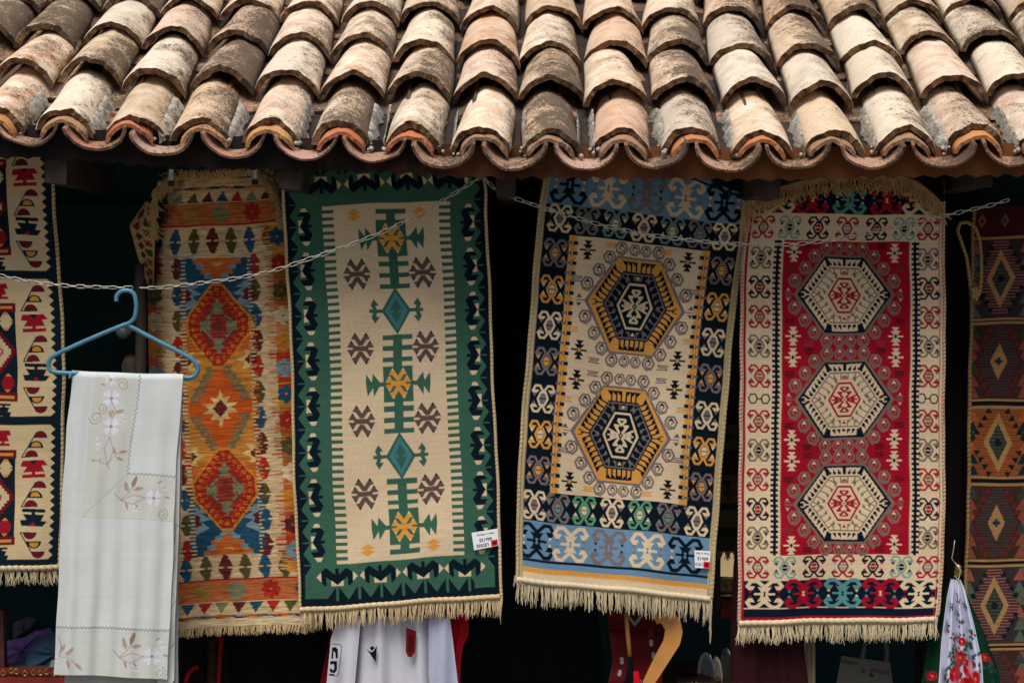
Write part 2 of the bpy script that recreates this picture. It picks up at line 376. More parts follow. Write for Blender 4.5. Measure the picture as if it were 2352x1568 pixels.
# ---------------------------------------------------------------- tiled roof
TH = R(29.3); YAW = R(1.3); CT, ST = math.cos(TH), math.sin(TH)
EXP = .34; PITCH = .2101; X0 = (51-CX)/FPX*CAM_D
ybot = [337, 349, 362, 365, 369, 374, 384, 388, 390, 390, 393, 394, 389, 386, 385]
def zoff(k):
    k = max(0, min(14, k)); i = int(k); f = k-i; y = ybot[i]*(1-f)+ybot[min(14, i+1)]*f
    return (388-y)/771
Z0 = CAM_Z+(784-388)/771
roof = empty("tiled_roof", (0, 0, Z0), "weathered barrel tile roof edge, cream and pink clay tiles over a stained scalloped fascia", "roof")
def frame(x, s, k, tilt=0, yaw=0):
    """matrix of a tile whose front is at slope distance s above the eave"""
    X = x+math.sin(YAW)*s*CT; Y = -math.sin(YAW)*x+s*CT; Z = Z0+zoff(k)+s*ST
    m = Matrix(((1, 0, 0), (0, CT, -ST), (0, ST, CT))).to_4x4()
    return Matrix.Translation((X, Y, Z)) @ Matrix.Rotation(-YAW+yaw, 4, 'Z') @ m @ Matrix.Rotation(tilt, 4, 'X')
def barrel(name, L, w0, w1, h0, h1, th, p=1.0, seed=0, up=True, mats=(TILE, TEDGE), rag=.003, nt_=22, ns=14):
    """half-barrel clay tile, front at y=0; up=True crown up (cover), else trough (pan)"""
    r = random.Random(seed); ph = [r.uniform(0, 6.28) for _ in range(8)]
    def prof(t, w_, h_):
        if up: q = max(0, 1-t*t); z = h_*(.8*q**.58+.2*q if p > .8 else (.7*q**.62+.3*(1-abs(t)**1.5))); return w_*t, z
        a = t*math.pi/2*.96; return w_*math.sin(a)/math.sin(math.pi/2*.96), h_*(1-math.cos(a))/(1-math.cos(math.pi/2*.96))
    def warp(x, y, z, t, s):
        z += .0022*math.sin(3*t+ph[0]+5*s)+.0016*math.sin(7*t+ph[1])*math.cos(4*s+ph[2])
        if s < .01: y += rag*(math.sin(5*t+ph[3])+.6*math.sin(11*t+ph[4])+.35*math.sin(23*t+ph[5]))
        return (x+.0015*math.sin(6*s+ph[6]), y, z)
    v = []; f = []; mi = []
    ys = [0, .008, .02]+[L*(i/(ns-3)) for i in range(1, ns-2)]
    rows = {}
    def ring(s_i, y, which):
        s = y/L; w_ = w0+(w1-w0)*s; h_ = h0+(h1-h0)*s; out = []
        for j in range(nt_+1):
            t = -1+2*j/nt_
            x, z = prof(t, w_, h_)
            x2, z2 = prof(t+1e-3, w_, h_); nx, nz = -(z2-z), (x2-x); l = math.hypot(nx, nz); nx, nz = nx/l, nz/l
            o = 0
            if up: o = 0 if which == 'o' else -th
            else: o = 0 if which == 'o' else th
            if which == 'o' and s_i == 0 and up: o = -.0025
            if which == 'i' and s_i == 0 and not up: o -= .002
            q = warp(x+nx*o, y, z+nz*o, t, 0 if s_i == 0 else s+.02)
            v.append(q); out.append(len(v)-1)
        return out
    O = [ring(i, y, 'o') for i, y in enumerate(ys)]; I = [ring(i, y, 'i') for i, y in enumerate(ys)]
    n = nt_
    for A, flip in ((O, not up), (I, up)):
        for a, b_ in zip(A, A[1:]):
            for j in range(n):
                q = (a[j], a[j+1], b_[j+1], b_[j]); f.append(q); mi.append(0)
    E = []
    for row in (O[0], I[0]):
        e = []
        for k in row: v.append(v[k]); e.append(len(v)-1)
        E.append(e)
    for j in range(n): f.append((E[0][j], E[1][j], E[1][j+1], E[0][j+1])); mi.append(1)
    for j in range(n): f.append((O[-1][j], O[-1][j+1], I[-1][j+1], I[-1][j])); mi.append(0)
    for k in (0, n):
        for i in range(len(ys)-1): f.append((O[i][k], O[i+1][k], I[i+1][k], I[i][k])); mi.append(1)
    me = bpy.data.meshes.new(name); me.from_pydata(v, [], f)
    me.polygons.foreach_set('material_index', mi); me.polygons.foreach_set('use_smooth', [m_ == 0 for m_ in mi])
    me.update()
    for m_ in mats: me.materials.append(m_)
    bm_ = __import__('bmesh').new(); bm_.from_mesh(me); __import__('bmesh').ops.recalc_face_normals(bm_, faces=bm_.faces); bm_.to_mesh(me); bm_.free()
    return me
TINTS = [(.62, .42, .27), (.66, .52, .38), (.58, .33, .20), (.70, .60, .47), (.60, .42, .32), (.66, .48, .32), (.48, .34, .22), (.64, .42, .33), (.57, .50, .41), (.70, .61, .50), (.60, .36, .24)]
def place(name, me, M, tint, dirt_shade, parent=roof):
    o = bpy.data.objects.new(name, me); S.collection.objects.link(o)
    o.parent = parent; o.matrix_parent_inverse = Matrix.Translation(-Vector(parent.location)); o.matrix_basis = M
    o.color = (*tint, dirt_shade); return o
# grime per (column, row) as in the photograph: bottom row first, left to right
DIRT = {0: [.35, .15, .15, .55, .35, .80, .45, .15, .95, .10, .45, .15, .10, .35, .45, .4],
        1: [.30, .55, .35, .85, .10, .25, .65, .35, .75, .25, .85, .10, .35, .20, .25, .5],
        2: [.95, .10, .30, .85, .30, .45, .40, .10, .45, .10, .75, .50, .75, .15, .40, .8],
        3: [.60, .75, .10, .15, .35, .15, .35, .35, .15, .20, .20, .65, .80, .75, .15, .4],
        4: [.5]*16}
rr = random.Random(21)
sd = 0
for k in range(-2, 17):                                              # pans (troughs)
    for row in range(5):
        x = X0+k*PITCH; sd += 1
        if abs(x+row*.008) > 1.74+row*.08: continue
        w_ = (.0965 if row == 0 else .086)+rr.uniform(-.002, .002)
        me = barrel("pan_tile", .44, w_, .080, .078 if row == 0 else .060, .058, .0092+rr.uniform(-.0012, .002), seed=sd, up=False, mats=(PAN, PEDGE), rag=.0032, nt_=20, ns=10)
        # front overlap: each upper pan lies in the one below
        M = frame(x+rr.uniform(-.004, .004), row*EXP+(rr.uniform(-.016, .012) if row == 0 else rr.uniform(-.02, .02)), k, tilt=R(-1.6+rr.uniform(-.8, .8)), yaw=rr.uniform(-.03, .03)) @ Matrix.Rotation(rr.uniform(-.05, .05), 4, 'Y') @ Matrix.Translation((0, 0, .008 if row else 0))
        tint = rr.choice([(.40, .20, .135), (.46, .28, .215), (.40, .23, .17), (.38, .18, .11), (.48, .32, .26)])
        place("pan_tile", me, M, tint, rr.uniform(.35, .95)+(.4 if row else 0))  # upper pans darker: dirt plus the shade between covers, put into the colour
for k in range(-2, 16):                                              # covers and the short tiles under the eave row
    for row in range(5):
        x = X0+(k+.5)*PITCH; sd += 1
        if abs(x+row*.008) > 1.66+row*.085: continue
        ww = (.091 if row == 0 else .106)+rr.uniform(-.004, .003); hh = (.076 if row == 0 else .080)+rr.uniform(-.005, .006)
        L = .43; jit = rr.uniform(-.032, .028) if row else rr.uniform(-.008, .012)
        if k >= 13: jit += .07 if row > 1 else 0
        me = barrel("cover_tile", L, ww, .082, hh, .064, .020+rr.uniform(-.002, .003), p=rr.uniform(.5, 1.2), seed=sd, rag=.0075)
        M = frame(x+rr.uniform(-.006, .006), .055+row*EXP+jit, k+.5, tilt=R(-3.6+rr.uniform(-1.2, .5)), yaw=rr.uniform(-.05, .05)) @ Matrix.Rotation(rr.uniform(-.05, .05), 4, 'Y') @ Matrix.Translation((0, 0, .034+(.022 if row else 0)))
        kk = max(0, min(15, k+1))
        dd = min(.97, max(.22, DIRT[row][kk]+rr.uniform(-.02, .10)))
        place("cover_tile", me, M, rr.choice(TINTS), dd)
        if row == 0:
            me = barrel("eave_under_tile", .16, .074, .070, .057, .054, .014, p=rr.uniform(.6, 1), seed=sd+900, mats=(PAN, PAN), nt_=16, ns=7)
            M = frame(x+rr.uniform(-.008, .008), .030+rr.uniform(-.006, .008), k+.5, tilt=R(-3)) @ Matrix.Translation((0, 0, .030))
            place("eave_under_tile", me, M, rr.choice([(.55, .24, .08), (.50, .20, .08), (.42, .24, .12), (.58, .30, .12), (.34, .20, .12), (.52, .16, .07)]), rr.uniform(.0, .4))
            # rough mortar bedding along both flanks
            r2 = random.Random(sd); mb = MB()
            side = -1 if x > .15 else (1 if x < -.35 else 0)
            for sx in ((-1, 1) if side == 0 else (side,)):
                n = 70; F = frame(x, 0, k+.5); wd = (.024 if side else .012)*r2.uniform(.45, 1.1); f1 = smooth(np.array([r2.gauss(0, 1) for _ in range(n)]), 3)*1.1; vs = []
                for i in range(n):
                    s_ = .002+.27*i/(n-1); tap = min(1, i/5)*max(.15, 1+.6*f1[i]+.12*r2.gauss(0, 1))
                    for j in range(9):
                        t = j/8; vs.append(F @ Vector((sx*(.079+wd*t*tap+r2.uniform(-.0008, .0008)), .060+s_, .058-.045*t+.010*math.sin(math.pi*t)*tap+r2.uniform(-.0009, .0009))))
                mb.add(vs, [(i*9+j, i*9+j+1, i*9+j+10, i*9+j+9) for i in range(n-1) for j in range(8)])
                for _ in range(3):
                    c = F @ Vector((sx*(.088+r2.uniform(-.022, .008)), .045+r2.uniform(0, .03), .026+r2.uniform(-.008, .012)))
                    r_ = r2.uniform(.004, .009); mb.lathe(c, [(0, -r_), (r_*.8, -r_*.5), (r_, 0), (r_*.7, r_*.6), (0, r_)], 7)
            for i, v_ in enumerate(mb.v): mb.v[i] = (v_[0]+r2.uniform(-.001, .001), v_[1]+r2.uniform(-.001, .001), v_[2]+r2.uniform(-.001, .001))
            mb.build("mortar_bed", MORTAR, roof, True)
# roof deck below the tiles
mb = MB()
for i in range(0, 28):
    pass
A = frame(-2.2, .06, 0) @ Vector((0, 0, -.012)); B = frame(2.3, .06, 14) @ Vector((0, 0, -.012)); C_ = frame(2.3, 2.6, 14) @ Vector((0, 0, -.012)); D_ = frame(-2.2, 2.6, 0) @ Vector((0, 0, -.012))
dn = Vector((0, .01, -.03)); q = [A, B, C_, D_]
mb.add(q+[p+dn for p in q], [(0, 1, 2, 3), (7, 6, 5, 4), (0, 4, 5, 1), (1, 5, 6, 2), (2, 6, 7, 3), (3, 7, 4, 0)]); mb.build("roof_deck", WOODD, roof, False)
# scalloped fascia board
r2 = random.Random(5); top = []; bot = []; x = -1.75; i = 0
while x < 1.8:
    k = (x-X0)/PITCH; z = Z0+zoff(k); ph = i % 4
    dz = (-.016, -.020, -.026, -.020)[ph]+r2.uniform(-.0015, .0015)
    top.append((x, z+.075)); bot.append((x, z+dz)); x += .0155+r2.uniform(-.001, .001); i += 1
mb = MB(); n = len(top); ye = lambda x: -math.sin(YAW)*x+.052
vs = [(x, ye(x), z) for x, z in top]+[(x, ye(x), z) for x, z in bot]; vs += [(x, y+.022, z) for x, y, z in vs]
fs = []
for i in range(n-1):
    fs += [(i, n+i, n+i+1, i+1), (2*n+i, 2*n+i+1, 3*n+i+1, 3*n+i), (n+i, 3*n+i, 3*n+i+1, n+i+1), (i, i+1, 2*n+i+1, 2*n+i)]
mb.add(vs, fs); mb.build("scalloped_fascia", FASCIA, roof, False)
# stubs of the rafters seen below the fascia
for x0, x1, y0, y1 in ((103, 152, 335, 424), (640, 690, 360, 436), (1140, 1184, 372, 452), (1734, 1792, 378, 455), (2236, 2280, 380, 428)):
    a = P(x0, y1, .10); c = P(x1, y0, .10); mb = MB()
    z0, z1 = a[2], c[2]+.02
    vs = [(a[0], .10, z0+.006), (c[0], .10, z0), (c[0]+.004, .10, z1), (a[0]-.006, .10, z1)]; vs += [(x, .75, z+.02) for x, y, z in vs]
    mb.add(vs, [(0, 1, 2, 3), (7, 6, 5, 4), (0, 4, 5, 1), (1, 5, 6, 2), (2, 6, 7, 3), (3, 7, 4, 0)])
    mb.build("rafter_end", WOODD, roof, False)

# ================================================================ WOVEN MOTIFS
NAVY = '10202f'; 
def ramhorn(cv, x, y, col, tip, core, k=1.0, ky=1.0, bgd=None, flip=1):
    """small hooked X: hexagon ring with four curled arms"""
    cv.T(x, y, k, k*ky)
    cv.line([(-5.5, -15), (5.5, -15), (12, 0), (5.5, 15), (-5.5, 15), (-12, 0)], 5.4*k, col, True)
    for sx in (-1, 1):
        for sy in (-1, 1):
            cv.T(x, y, k*sx, k*ky*sy)
            cv.line([(1, -17), (9.5, -31), (20, -31), (26, -19)], 5.6*k, col)
            cv.poly([(29, -21), (10.5, -21), (15.5, -13.5), (26, -13.5)], col)
            cv.poly([(26, -13.5), (15.5, -13.5), (20.5, -4.5)], tip)
    cv.T(x, y, k, k*ky)
    cv.poly([(-3.5, -10.5), (3.5, -10.5), (8, -1.2), (-8, -1.2)], core); cv.poly([(-3.5, 10.5), (3.5, 10.5), (8, 1.2), (-8, 1.2)], core); cv.T()
def bighorn(cv, x, y, col, tip, dot, bgc, k=1.0, ky=1.0):
    cv.T(x, y, k, k*ky)
    cv.poly([(-15, -20), (-6, -18), (-3, -26), (3, -26), (6, -18), (15, -20), (8, -8), (8, 8), (15, 20), (6, 18), (3, 26), (-3, 26), (-6, 18), (-15, 20), (-8, 8), (-8, -8)], col)
    cv.rect(-22, -3, 22, 3, col)
    for sx in (-1, 1):
        for sy in (-1, 1):
            cv.T(x, y, k*sx, k*ky*sy)
            cv.line([(2, -21), (16, -36), (28, -36), (36, -22)], 8*k, col)
            cv.poly([(40, -22), (20, -22), (25, -11), (33, -11)], col)
            cv.poly([(33, -10), (26, -10), (28, -4), (31, -4)], tip)
    cv.T(x, y, k, k*ky); cv.poly([(-3.5, -6.5), (3.5, -6.5), (1, 0), (3.5, 6.5), (-3.5, 6.5), (-1, 0)], dot); cv.T()
def hexp(hw, hh, fl): return [(-hw, 0), (-fl, -hh), (fl, -hh), (hw, 0), (fl, hh), (-fl, hh)]
def hooks(cv, x, y, hi, ho, n, nf, col, w=2.6, frac=.8, inward=False, hs=5.5):
    """row of hooked teeth on every side of a hexagon ring, flags turned towards its top and bottom"""
    a = hexp(*hi); b = hexp(*ho); cv.T(x, y)
    for e in range(6):
        p0, p1, q0, q1 = a[e], a[(e+1) % 6], b[e], b[(e+1) % 6]; flat = e in (1, 4); m = nf if flat else n
        ex, ey = p1[0]-p0[0], p1[1]-p0[1]; l = math.hypot(ex, ey); ex, ey = ex/l, ey/l
        for k in range(m):
            t = (k+.5)/m
            base = (q0[0]*(1-t)+q1[0]*t, q0[1]*(1-t)+q1[1]*t) if inward else (p0[0]*(1-t)+p1[0]*t, p0[1]*(1-t)+p1[1]*t)
            nx, ny = (ey, -ex); 
            if (nx*(q0[0]-p0[0])+ny*(q0[1]-p0[1])) < 0: nx, ny = -nx, -ny
            dist = abs(nx*(q0[0]-p0[0])+ny*(q0[1]-p0[1]))*frac
            if inward: nx, ny = -nx, -ny
            q = (base[0]+nx*dist, base[1]+ny*dist)
            if flat: fx = -1 if t < .5 else 1
            else: fx = 1 if (ey < 0) == (base[1] < 0) else -1
            fx *= (-1 if inward else 1)
            gx, gy = (fx, 0) if flat else (ex*fx, ey*fx)
            cv.line([base, (q[0]-nx*w*.3, q[1]-ny*w*.3)], w, col)
            cv.poly([(q[0]-gx*w*.5, q[1]-gy*w*.5), (q[0]+gx*hs+nx*hs*.15, q[1]+gy*hs+ny*hs*.15), (q[0]+gx*hs*.35-nx*hs*.85, q[1]+gy*hs*.35-ny*hs*.85), (q[0]-gx*w*.4-nx*hs*.4, q[1]-gy*w*.4-ny*hs*.4)], col)
    cv.T()
def snail(cv, x, y, sx, sy, col, dot, k=1.0):
    k *= 1.12; cv.T(x, y, sx*k, sy*k)
    cv.line([(-7, -12.5), (5, -13), (12, -2), (7, 10), (-3, 13), (-11.5, 3), (-11, -5)], 4.1*k, col, True)
    cv.line([(7, 9), (-2, 7.5), (-6.5, 1), (-4, -6), (2, -7), (5, -2), (1, 2.5)], 3.3*k, col)
    cv.poly([(-5, -4.5), (4.5, -4.5), (-.5, -11.5)], dot); cv.T()
def starx(cv, x, y, col, dot, k=1.0, bars=True):
    cv.T(x, y, k, k)
    cv.rect(-18, -2.2, 18, 2.2, col)
    for sy in (-1, 1):
        cv.T(x, y, k, k*sy); cv.poly([(-9, 22), (9, 22), (2.5, 13), (11.5, 12.5), (3, 2), (-3, 2), (-11.5, 12.5), (-2.5, 13)], col)
    cv.T(x, y, k, k).poly([(-4, 0), (0, -6), (4, 0), (0, 6)], dot).T()
def smark(cv, x, y, sx, col, k=1.0):
    cv.T(x, y, sx*k, k)
    cv.line([(-12, -5.5), (11, -5.5), (7, -1), (-8, -1), (-11, 3.5), (12, 4)], 2.9*k, col); cv.line([(-10, 8), (9, 8)], 1.8, col) if k < .95 else 0
    cv.T()
def medallion(cv, x, y, ho, o_ring, o_line, i_fill, i_line, c_ring, c_fill, snc, bgc, halo, tipd, h2, h3, grey2, sn, dotc, innerdot):
    # halo behind
    hw, hh, fl = ho
    cv.T(x, y).poly(hexp(hw+9, hh+5, fl+2), halo)
    for sx in (-1, 1):
        for sy in (-1, 1):
            for i, (a, b) in enumerate(sn):
                dx, dy = sx*a, sy*b
                if i < 3:   # wedge of the ground behind the three flank snails
                    cv.T(x+dx, y+dy).poly([(-15*sx, 0), (-5*sx, -17), (9*sx, -14), (15*sx, 0), (6*sx, 15), (-9*sx, 15)], bgc)
    for sx in (-1, 1):
        for sy in (-1, 1):
            for i, (a, b) in enumerate(sn): snail(cv, x+sx*a, y+sy*b, sx, sy if sy < 0 else 1, snc, tipd, (1.0, .96, .96, .96, .84)[i]) if sy > 0 else snail(cv, x+sx*a, y+sy*b, sx, 1, snc, tipd, (1.0, .96, .96, .96, .84)[i])
    for sx in (-1, 1):
        cv.T(x+sx*(hw+20), y, sx, 1).line([(-14, 0), (6, 0)], 2.4, snc)
        for sy in (-1, 1): cv.T(x+sx*(hw+20), y, sx, sy).poly([(-7, 5), (8, 5), (1, 15)], snc).poly([(-2, 9), (4, 9), (1, 15)], tipd)
    cv.T(x, y).poly(hexp(hw+2, hh+2, fl+1), snc).poly(hexp(hw, hh, fl), o_ring)
    hooks(cv, x, y, h2, (hw-6, hh-5, fl-3), 7, 6, o_line, w=3.8, frac=.96, hs=11)
    cv.T(x, y)
    for sx in (-1, 1):
        cv.T(x, y, sx, 1).line([(h2[0], 0), (hw-16, 0)], 3, o_line)
        for sy in (-1, 1): cv.T(x, y, sx, sy).line([(hw-22, 0), (hw-15, 6), (hw-10, 5)], 2.4, o_line)
    cv.T(x, y).poly(hexp(h2[0]+2.5, h2[1]+2.5, h2[2]+1), o_line).poly(hexp(h2[0]-1.5, h2[1]-1, h2[2]), i_line).poly(hexp(h2[0]-5, h2[1]-4, h2[2]-1), i_fill)
    hooks(cv, x, y, (h3[0]+3, h3[1]+3, h3[2]+1), (h2[0]-4, h2[1]-3, h2[2]-1), 5, 4, grey2, w=2.5, frac=.80, inward=True, hs=8)
    a, b, f = h3
    cv.T(x, y).poly([(-5, -b-15), (5, -b-15), (0, -b-7)], innerdot).poly([(-5, b+15), (5, b+15), (0, b+7)], innerdot)
    cv.poly(hexp(a, b, f), c_ring).poly(hexp(a-5.5, b-5, f-2), c_fill)
    k = b/50
    for sy in (-1, 1):
        cv.T(x, y, 1, sy*k).poly([(-9, -37), (9, -37), (11, -31), (0, -19), (-11, -31)], c_ring).poly([(-5, -33), (5, -33), (0, -26)], c_fill)
        for sx in (-1, 1):
            cv.T(x, y, sx, sy*k).line([(3, -5), (14, -21)], 5.5, c_ring).poly([(3, -23), (17, -24), (9, -13)], c_ring)
            cv.line([(6, -2), (27, -12)], 4.2, c_ring).poly([(14, -1), (25, -3), (22, -9), (16, -8)], c_ring)
    cv.T(x, y).rect(-30, -1.8, 30, 1.8, c_ring).poly([(-6, 0), (0, -8*k), (6, 0), (0, 8*k)], c_fill).poly([(-2, 0), (0, -3), (2, 0), (0, 3)], dotc).T()

# folds shared by the hanging rugs
def folds(Y0, seed, amp=.006, U=460):
    r = random.Random(seed); c = [(r.uniform(.6, 2.6), r.uniform(0, 6.28), r.uniform(.4, 1)) for _ in range(4)]
    def f(u, v):
        y = Y0+0*u
        for a, p, q in c: y = y+amp*q*np.sin(a*2*np.pi*u/U+p+v*.0022*q)
        y = y+.003*np.sin(v*.021+c[0][1]+u*.004)
        return y
    return f
def rug(label, group='rugs hung from the eave on wire hangers'):
    return empty("hanging_rug", (0, 0, 0), label, "rug", group)
def size_label(parent, q, Y, rows, flag=True):
    """white size tag sewn upside down on the rug. q = 4 photo-px corners (top-left, top-right, bottom-right, bottom-left)"""
    mb = MB(); mb.prism(q, Y, .0015, lin('dfe3ea')); o = mb.build("size_label", LINEN, parent, False)
    def bl(a, b_):
        x = (q[0][0]*(1-a)+q[1][0]*a)*(1-b_)+(q[3][0]*(1-a)+q[2][0]*a)*b_; y = (q[0][1]*(1-a)+q[1][1]*a)*(1-b_)+(q[3][1]*(1-a)+q[2][1]*a)*b_
        return P(x, y, Y-.0012)
    ang = math.atan2(-(q[1][1]-q[0][1]), q[1][0]-q[0][0])
    ink = lin('15161c')
    mb = MB()
    for txt, a, b_, h in rows:
        cu = bpy.data.curves.new("lettering", 'FONT'); cu.body = txt; cu.size = h/771*1.12; cu.align_x = 'CENTER'; cu.align_y = 'CENTER'; cu.resolution_u = 2
        if h > 9: cu.offset = .00015
        t = bpy.data.objects.new("t", cu); S.collection.objects.link(t); bpy.context.view_layer.update()
        me = bpy.data.meshes.new_from_object(t); bpy.data.objects.remove(t)
        M = Matrix.Translation(bl(a, b_)) @ Matrix.Rotation(ang+math.pi, 4, 'Y').inverted() @ Matrix.Rotation(math.pi/2, 4, 'X')
        mb.add([M @ v.co for v in me.vertices], [tuple(p.vertices) for p in me.polygons], ink)
    mb.build("lettering", LINEN, o, False)
    if flag:
        a0, a1, b0, b1 = flag
        mb = MB(); c = [bl(a0, b0), bl(a1, b0), bl(a1, b1), bl(a0, b1)]; mb.add(c, [(0, 3, 2, 1)], lin('d01224'))
        cx_, cy_ = (a0+a1)/2, (b0+b1)/2; st = []
        for k in range(14):
            an = k*math.pi/7; r_ = (.36 if k % 2 else .17); st.append(bl(cx_+(a1-a0)*r_*math.cos(an), cy_+(b1-b0)*r_*math.sin(an)))
        mb.add([(x, y-.0006, z) for x, y, z in st], [tuple(range(14))], ink); mb.build("flag_print", LINEN, o, False)

# ================================================================ GREEN RUG
GN, TEAL, GOLD, BRN = '3b6655', '46838e', 'dfa048', '64514f'
def green_rug():
    cv = Cv(0, -8, 460, 1010, NAVY); CR = 'dec9a8'; NV = '0a1b27'
    # green border with saw-tooth towards the navy edge
    for m in (0, 1):
        X = (lambda u: u) if m == 0 else (lambda u: 460-u)
        cv.poly([(X(14), -8), (X(90), -8), (X(90), 985), (X(14), 985)], GN)
        per = 51.4; v = 137.7+(6 if m else 0)-per*4
        while v < 960:
            if v > -30: 
                cv.poly([(X(6), v-25.7), (X(13), v-25.7), (X(31), v), (X(13), v+25.7), (X(6), v+25.7)], NV); cv.line([(X(10), v), (X(33), v)], 3, GN)
            v += per
        cv.rect(min(X(0), X(13)), -8, max(X(0), X(13)), 1010, NV)
        cv.poly([(X(15), 946), (X(90), 940), (X(90), 985), (X(15), 985)], GN)
    cv.rect(86, -8, 380, 93, GN); cv.rect(86, 908, 380, 990, GN)
    cv.rect(0, 988, 460, 1010, NV)
    # top and bottom saw-tooth
    for (vb, sy, tipv) in ((991, -1, 959), (6, 1, 24)):
        for i in range(7):
            u = 87+50.3*i
            cv.poly([(u-26, vb), (u-3, tipv), (u+3, tipv), (u+26, vb)], NV); cv.line([(u, tipv-sy*-4), (u, vb-sy*-2)], 6.5, GN)
    cv.rect(0, -8, 460, 6, NV); cv.rect(15, 955, 60, 985, GN); cv.rect(400, 955, 446, 985, GN)
    # three-armed navy shapes along the borders
    nav = [(-19, -24), (-11, -33), (6, -33), (15, -24), (6, -4), (16, -3.5), (16, 3), (6, 3), (16, 20), (8, 34), (-11, 34), (-18, 22), (-1, 20.5), (-13, 0), (-2, -23)]
    cr = ([(-7, -42), (2, -42), (6, -34), (-11, -34)], [(-10, 35), (9, 35), (4.5, 44), (-4, 44)], [(-16, -15), (-6, -14), (-13, -1), (-15, -1)], [(-15, 1), (-13, 1), (-4, 14), (-16, 15)])
    for m in (0, 1):
        for k in range(8):
            cv.T(48 if m == 0 else 417, 137.7+102.8*k+(6 if m else 0), -1 if m else 1, 1).poly(nav, NV)
            for c in cr: cv.poly(c, CR)
    mm = [(-36, -11.5), (-25.6, -20.5), (-4, -5), (-4, -19), (4, -19), (4, -5), (22, -20), (35, -10), (36, 14), (27, 23), (24.5, 18), (24, .6), (.6, 19), (-25.6, .6), (-24.5, 17), (-27, 22.5), (-36, 13)]
    for u in (87, 186, 284, 379):
        for vc, sy in ((936, 1), (46, -1)):
            cv.T(u, vc, 1, sy).poly(mm, NV).poly([(-47, 1), (-37, -10), (-36, 12)], CR).poly([(47, 1), (37, -10), (36, 12)], CR).poly([(-14, 8), (.6, 19), (14, 8), (14, 21), (-14, 21)], CR)
    # field and comb
    cv.T().rect(86, 90, 120, 912, GN); cv.rect(345, 90, 380, 912, GN)
    cv.T().rect(114, 93, 353, 908, CR)
    n = 50
    for i in range(n):
        v = 94+i*(814-8.5)/(n-1)
        cv.rect(88, v, 116, v+8.4, CR); cv.rect(351, v, 378, v+8.4, CR)
    # spine
    C = 243.5
    def bars(vs):
        for a, b in vs: cv.rect(C-34, a, C+34, b, GN)
    cv.rect(C-10.5, 110, C+10.5, 289, GN); cv.rect(C-10.5, 394, C+10.5, 618, GN); cv.rect(C-10.5, 721, C+10.5, 890, GN)
    bars([(107, 118), (132, 216), (227, 238), (253, 264), (279, 289.5), (394.5, 406), (419, 430), (445, 456), (466, 547), (556, 569), (582, 594), (607, 618), (721, 734), (747, 758), (771, 781), (790, 873), (883, 895)])
    def star(x, y, col, tip, k=1.0):
        for sy in (-1, 1):
            cv.T(x, y, k, k*sy).poly([(-21, -21), (-12, -35), (0, -17), (12, -35), (21, -21), (13, -19), (4, -6), (-4, -6), (-13, -19)], col)
            for sx in (-1, 1):
                cv.T(x, y, k*sx, k*sy).poly([(8.3, -29), (12, -35.5), (16, -29)], tip)
        cv.T(x, y, k, k)
        for sx in (-1, 1):
            cv.T(x, y, k*sx, k).poly([(30, -2.5), (20.5, -18), (12, -6), (0, -5), (0, 5), (12, 6), (20.5, 18), (30, 2.5), (17, 2), (17, -2)], col)
            cv.poly([(17, -13), (20.5, -18.5), (24, -12)], tip).poly([(17, 13), (20.5, 18.5), (24, 12)], tip)
        cv.T()
    for v in (174, 505, 832):
        star(C, v, GOLD, CR)
        for sx in (-1, 1):
            cv.T(C, v, sx, 1).poly([(74, -24), (61, -5), (58, -25), (42, -4), (33, -5), (33, 5), (44, 6), (57, 28), (59, 8), (71, 27), (75, 0)], GN)
    for v in (340, 670):
        cv.T(C, v).poly([(-34, 0), (0, -54), (34, 0), (0, 54)], GN).poly([(-26, 0), (0, -44), (26, 0), (0, 44)], TEAL).poly([(-15, 0), (0, -29), (15, 0), (0, 29)], GN)
        cv.rect(-13, -3, -5, 3, TEAL); cv.rect(5, -3, 13, 3, TEAL)
        for sx in (-1, 1):
            cv.T(C, v, sx, 1).rect(30, -4, 62, 4, GN)
            for sy in (-1, 1): cv.T(C, v, sx, sy).poly([(43, 0), (47, -12), (39, -13), (50, -28), (58, -14), (52, 0)], GN)
    for u in (159, 308):
        for v in (255, 424, 587, 751): star(u, v, BRN, '141d27', 1.04)
        for v in (118, 881): cv.T(u, v).poly([(-17, -3), (0, -15), (17, -3), (7, -1), (7, 1), (17, 3), (0, 15), (-17, 3), (-7, 1), (-7, -1)], GOLD)
    cv.T(); cv.streak(.05, 0, 2, 3)
    rt = rug("green bordered rug, cream field with gold stars and teal diamonds on a green spine")
    dp = folds(.38, 3, .0075)
    L = [(-8, 645, 377), (53, 648, 438), (300, 664, 684), (530, 671, 916), (720, 676, 1112), (1010, 688, 1402)]
    Rr = [(-8, 1108, 355), (0, 1109, 363), (36, 1111, 399), (68, 1120, 431), (127, 1116, 490), (357, 1127, 719), (552, 1135, 916), (788, 1145, 1149), (1010, 1154, 1370)]
    o, at = sheet("woven_panel", cv, L, Rr, 460, dp, rt, sm=18)
    for u in (1, 459):
        cord("edge_binding", [at(u, v, -.001) for v in range(-8, 1012, 6)], .0052, rt, 'd9c39c', 'b39a72')
    cord("hem", [at(u, 1008, -.003) for u in range(0, 462, 8)], .0078, rt, 'd6c3a1', 'c4ad86')
    fringe("fringe", lambda t: at(2+456*t, 1012, .0), .056, 520, rt, 'd2bd97', 3)
    fringe("tassel", lambda t: at(458+4*t, 1006, -.004), .075, 9, rt, 'cdb994', 5, clump=9, wild=.1)
    q = [(1083, 1223), (1143, 1213), (1146, 1252), (1089, 1263)]
    size_label(rt, q, float(dp(np.array([[430.]]), np.array([[850.]]))[0, 0])-.012, [("UD355", .36, .80, 9.5), ("60x125", .50, .50, 9.5), ("Made in Albania", .52, .20, 6)], (.70, .96, .62, .96))
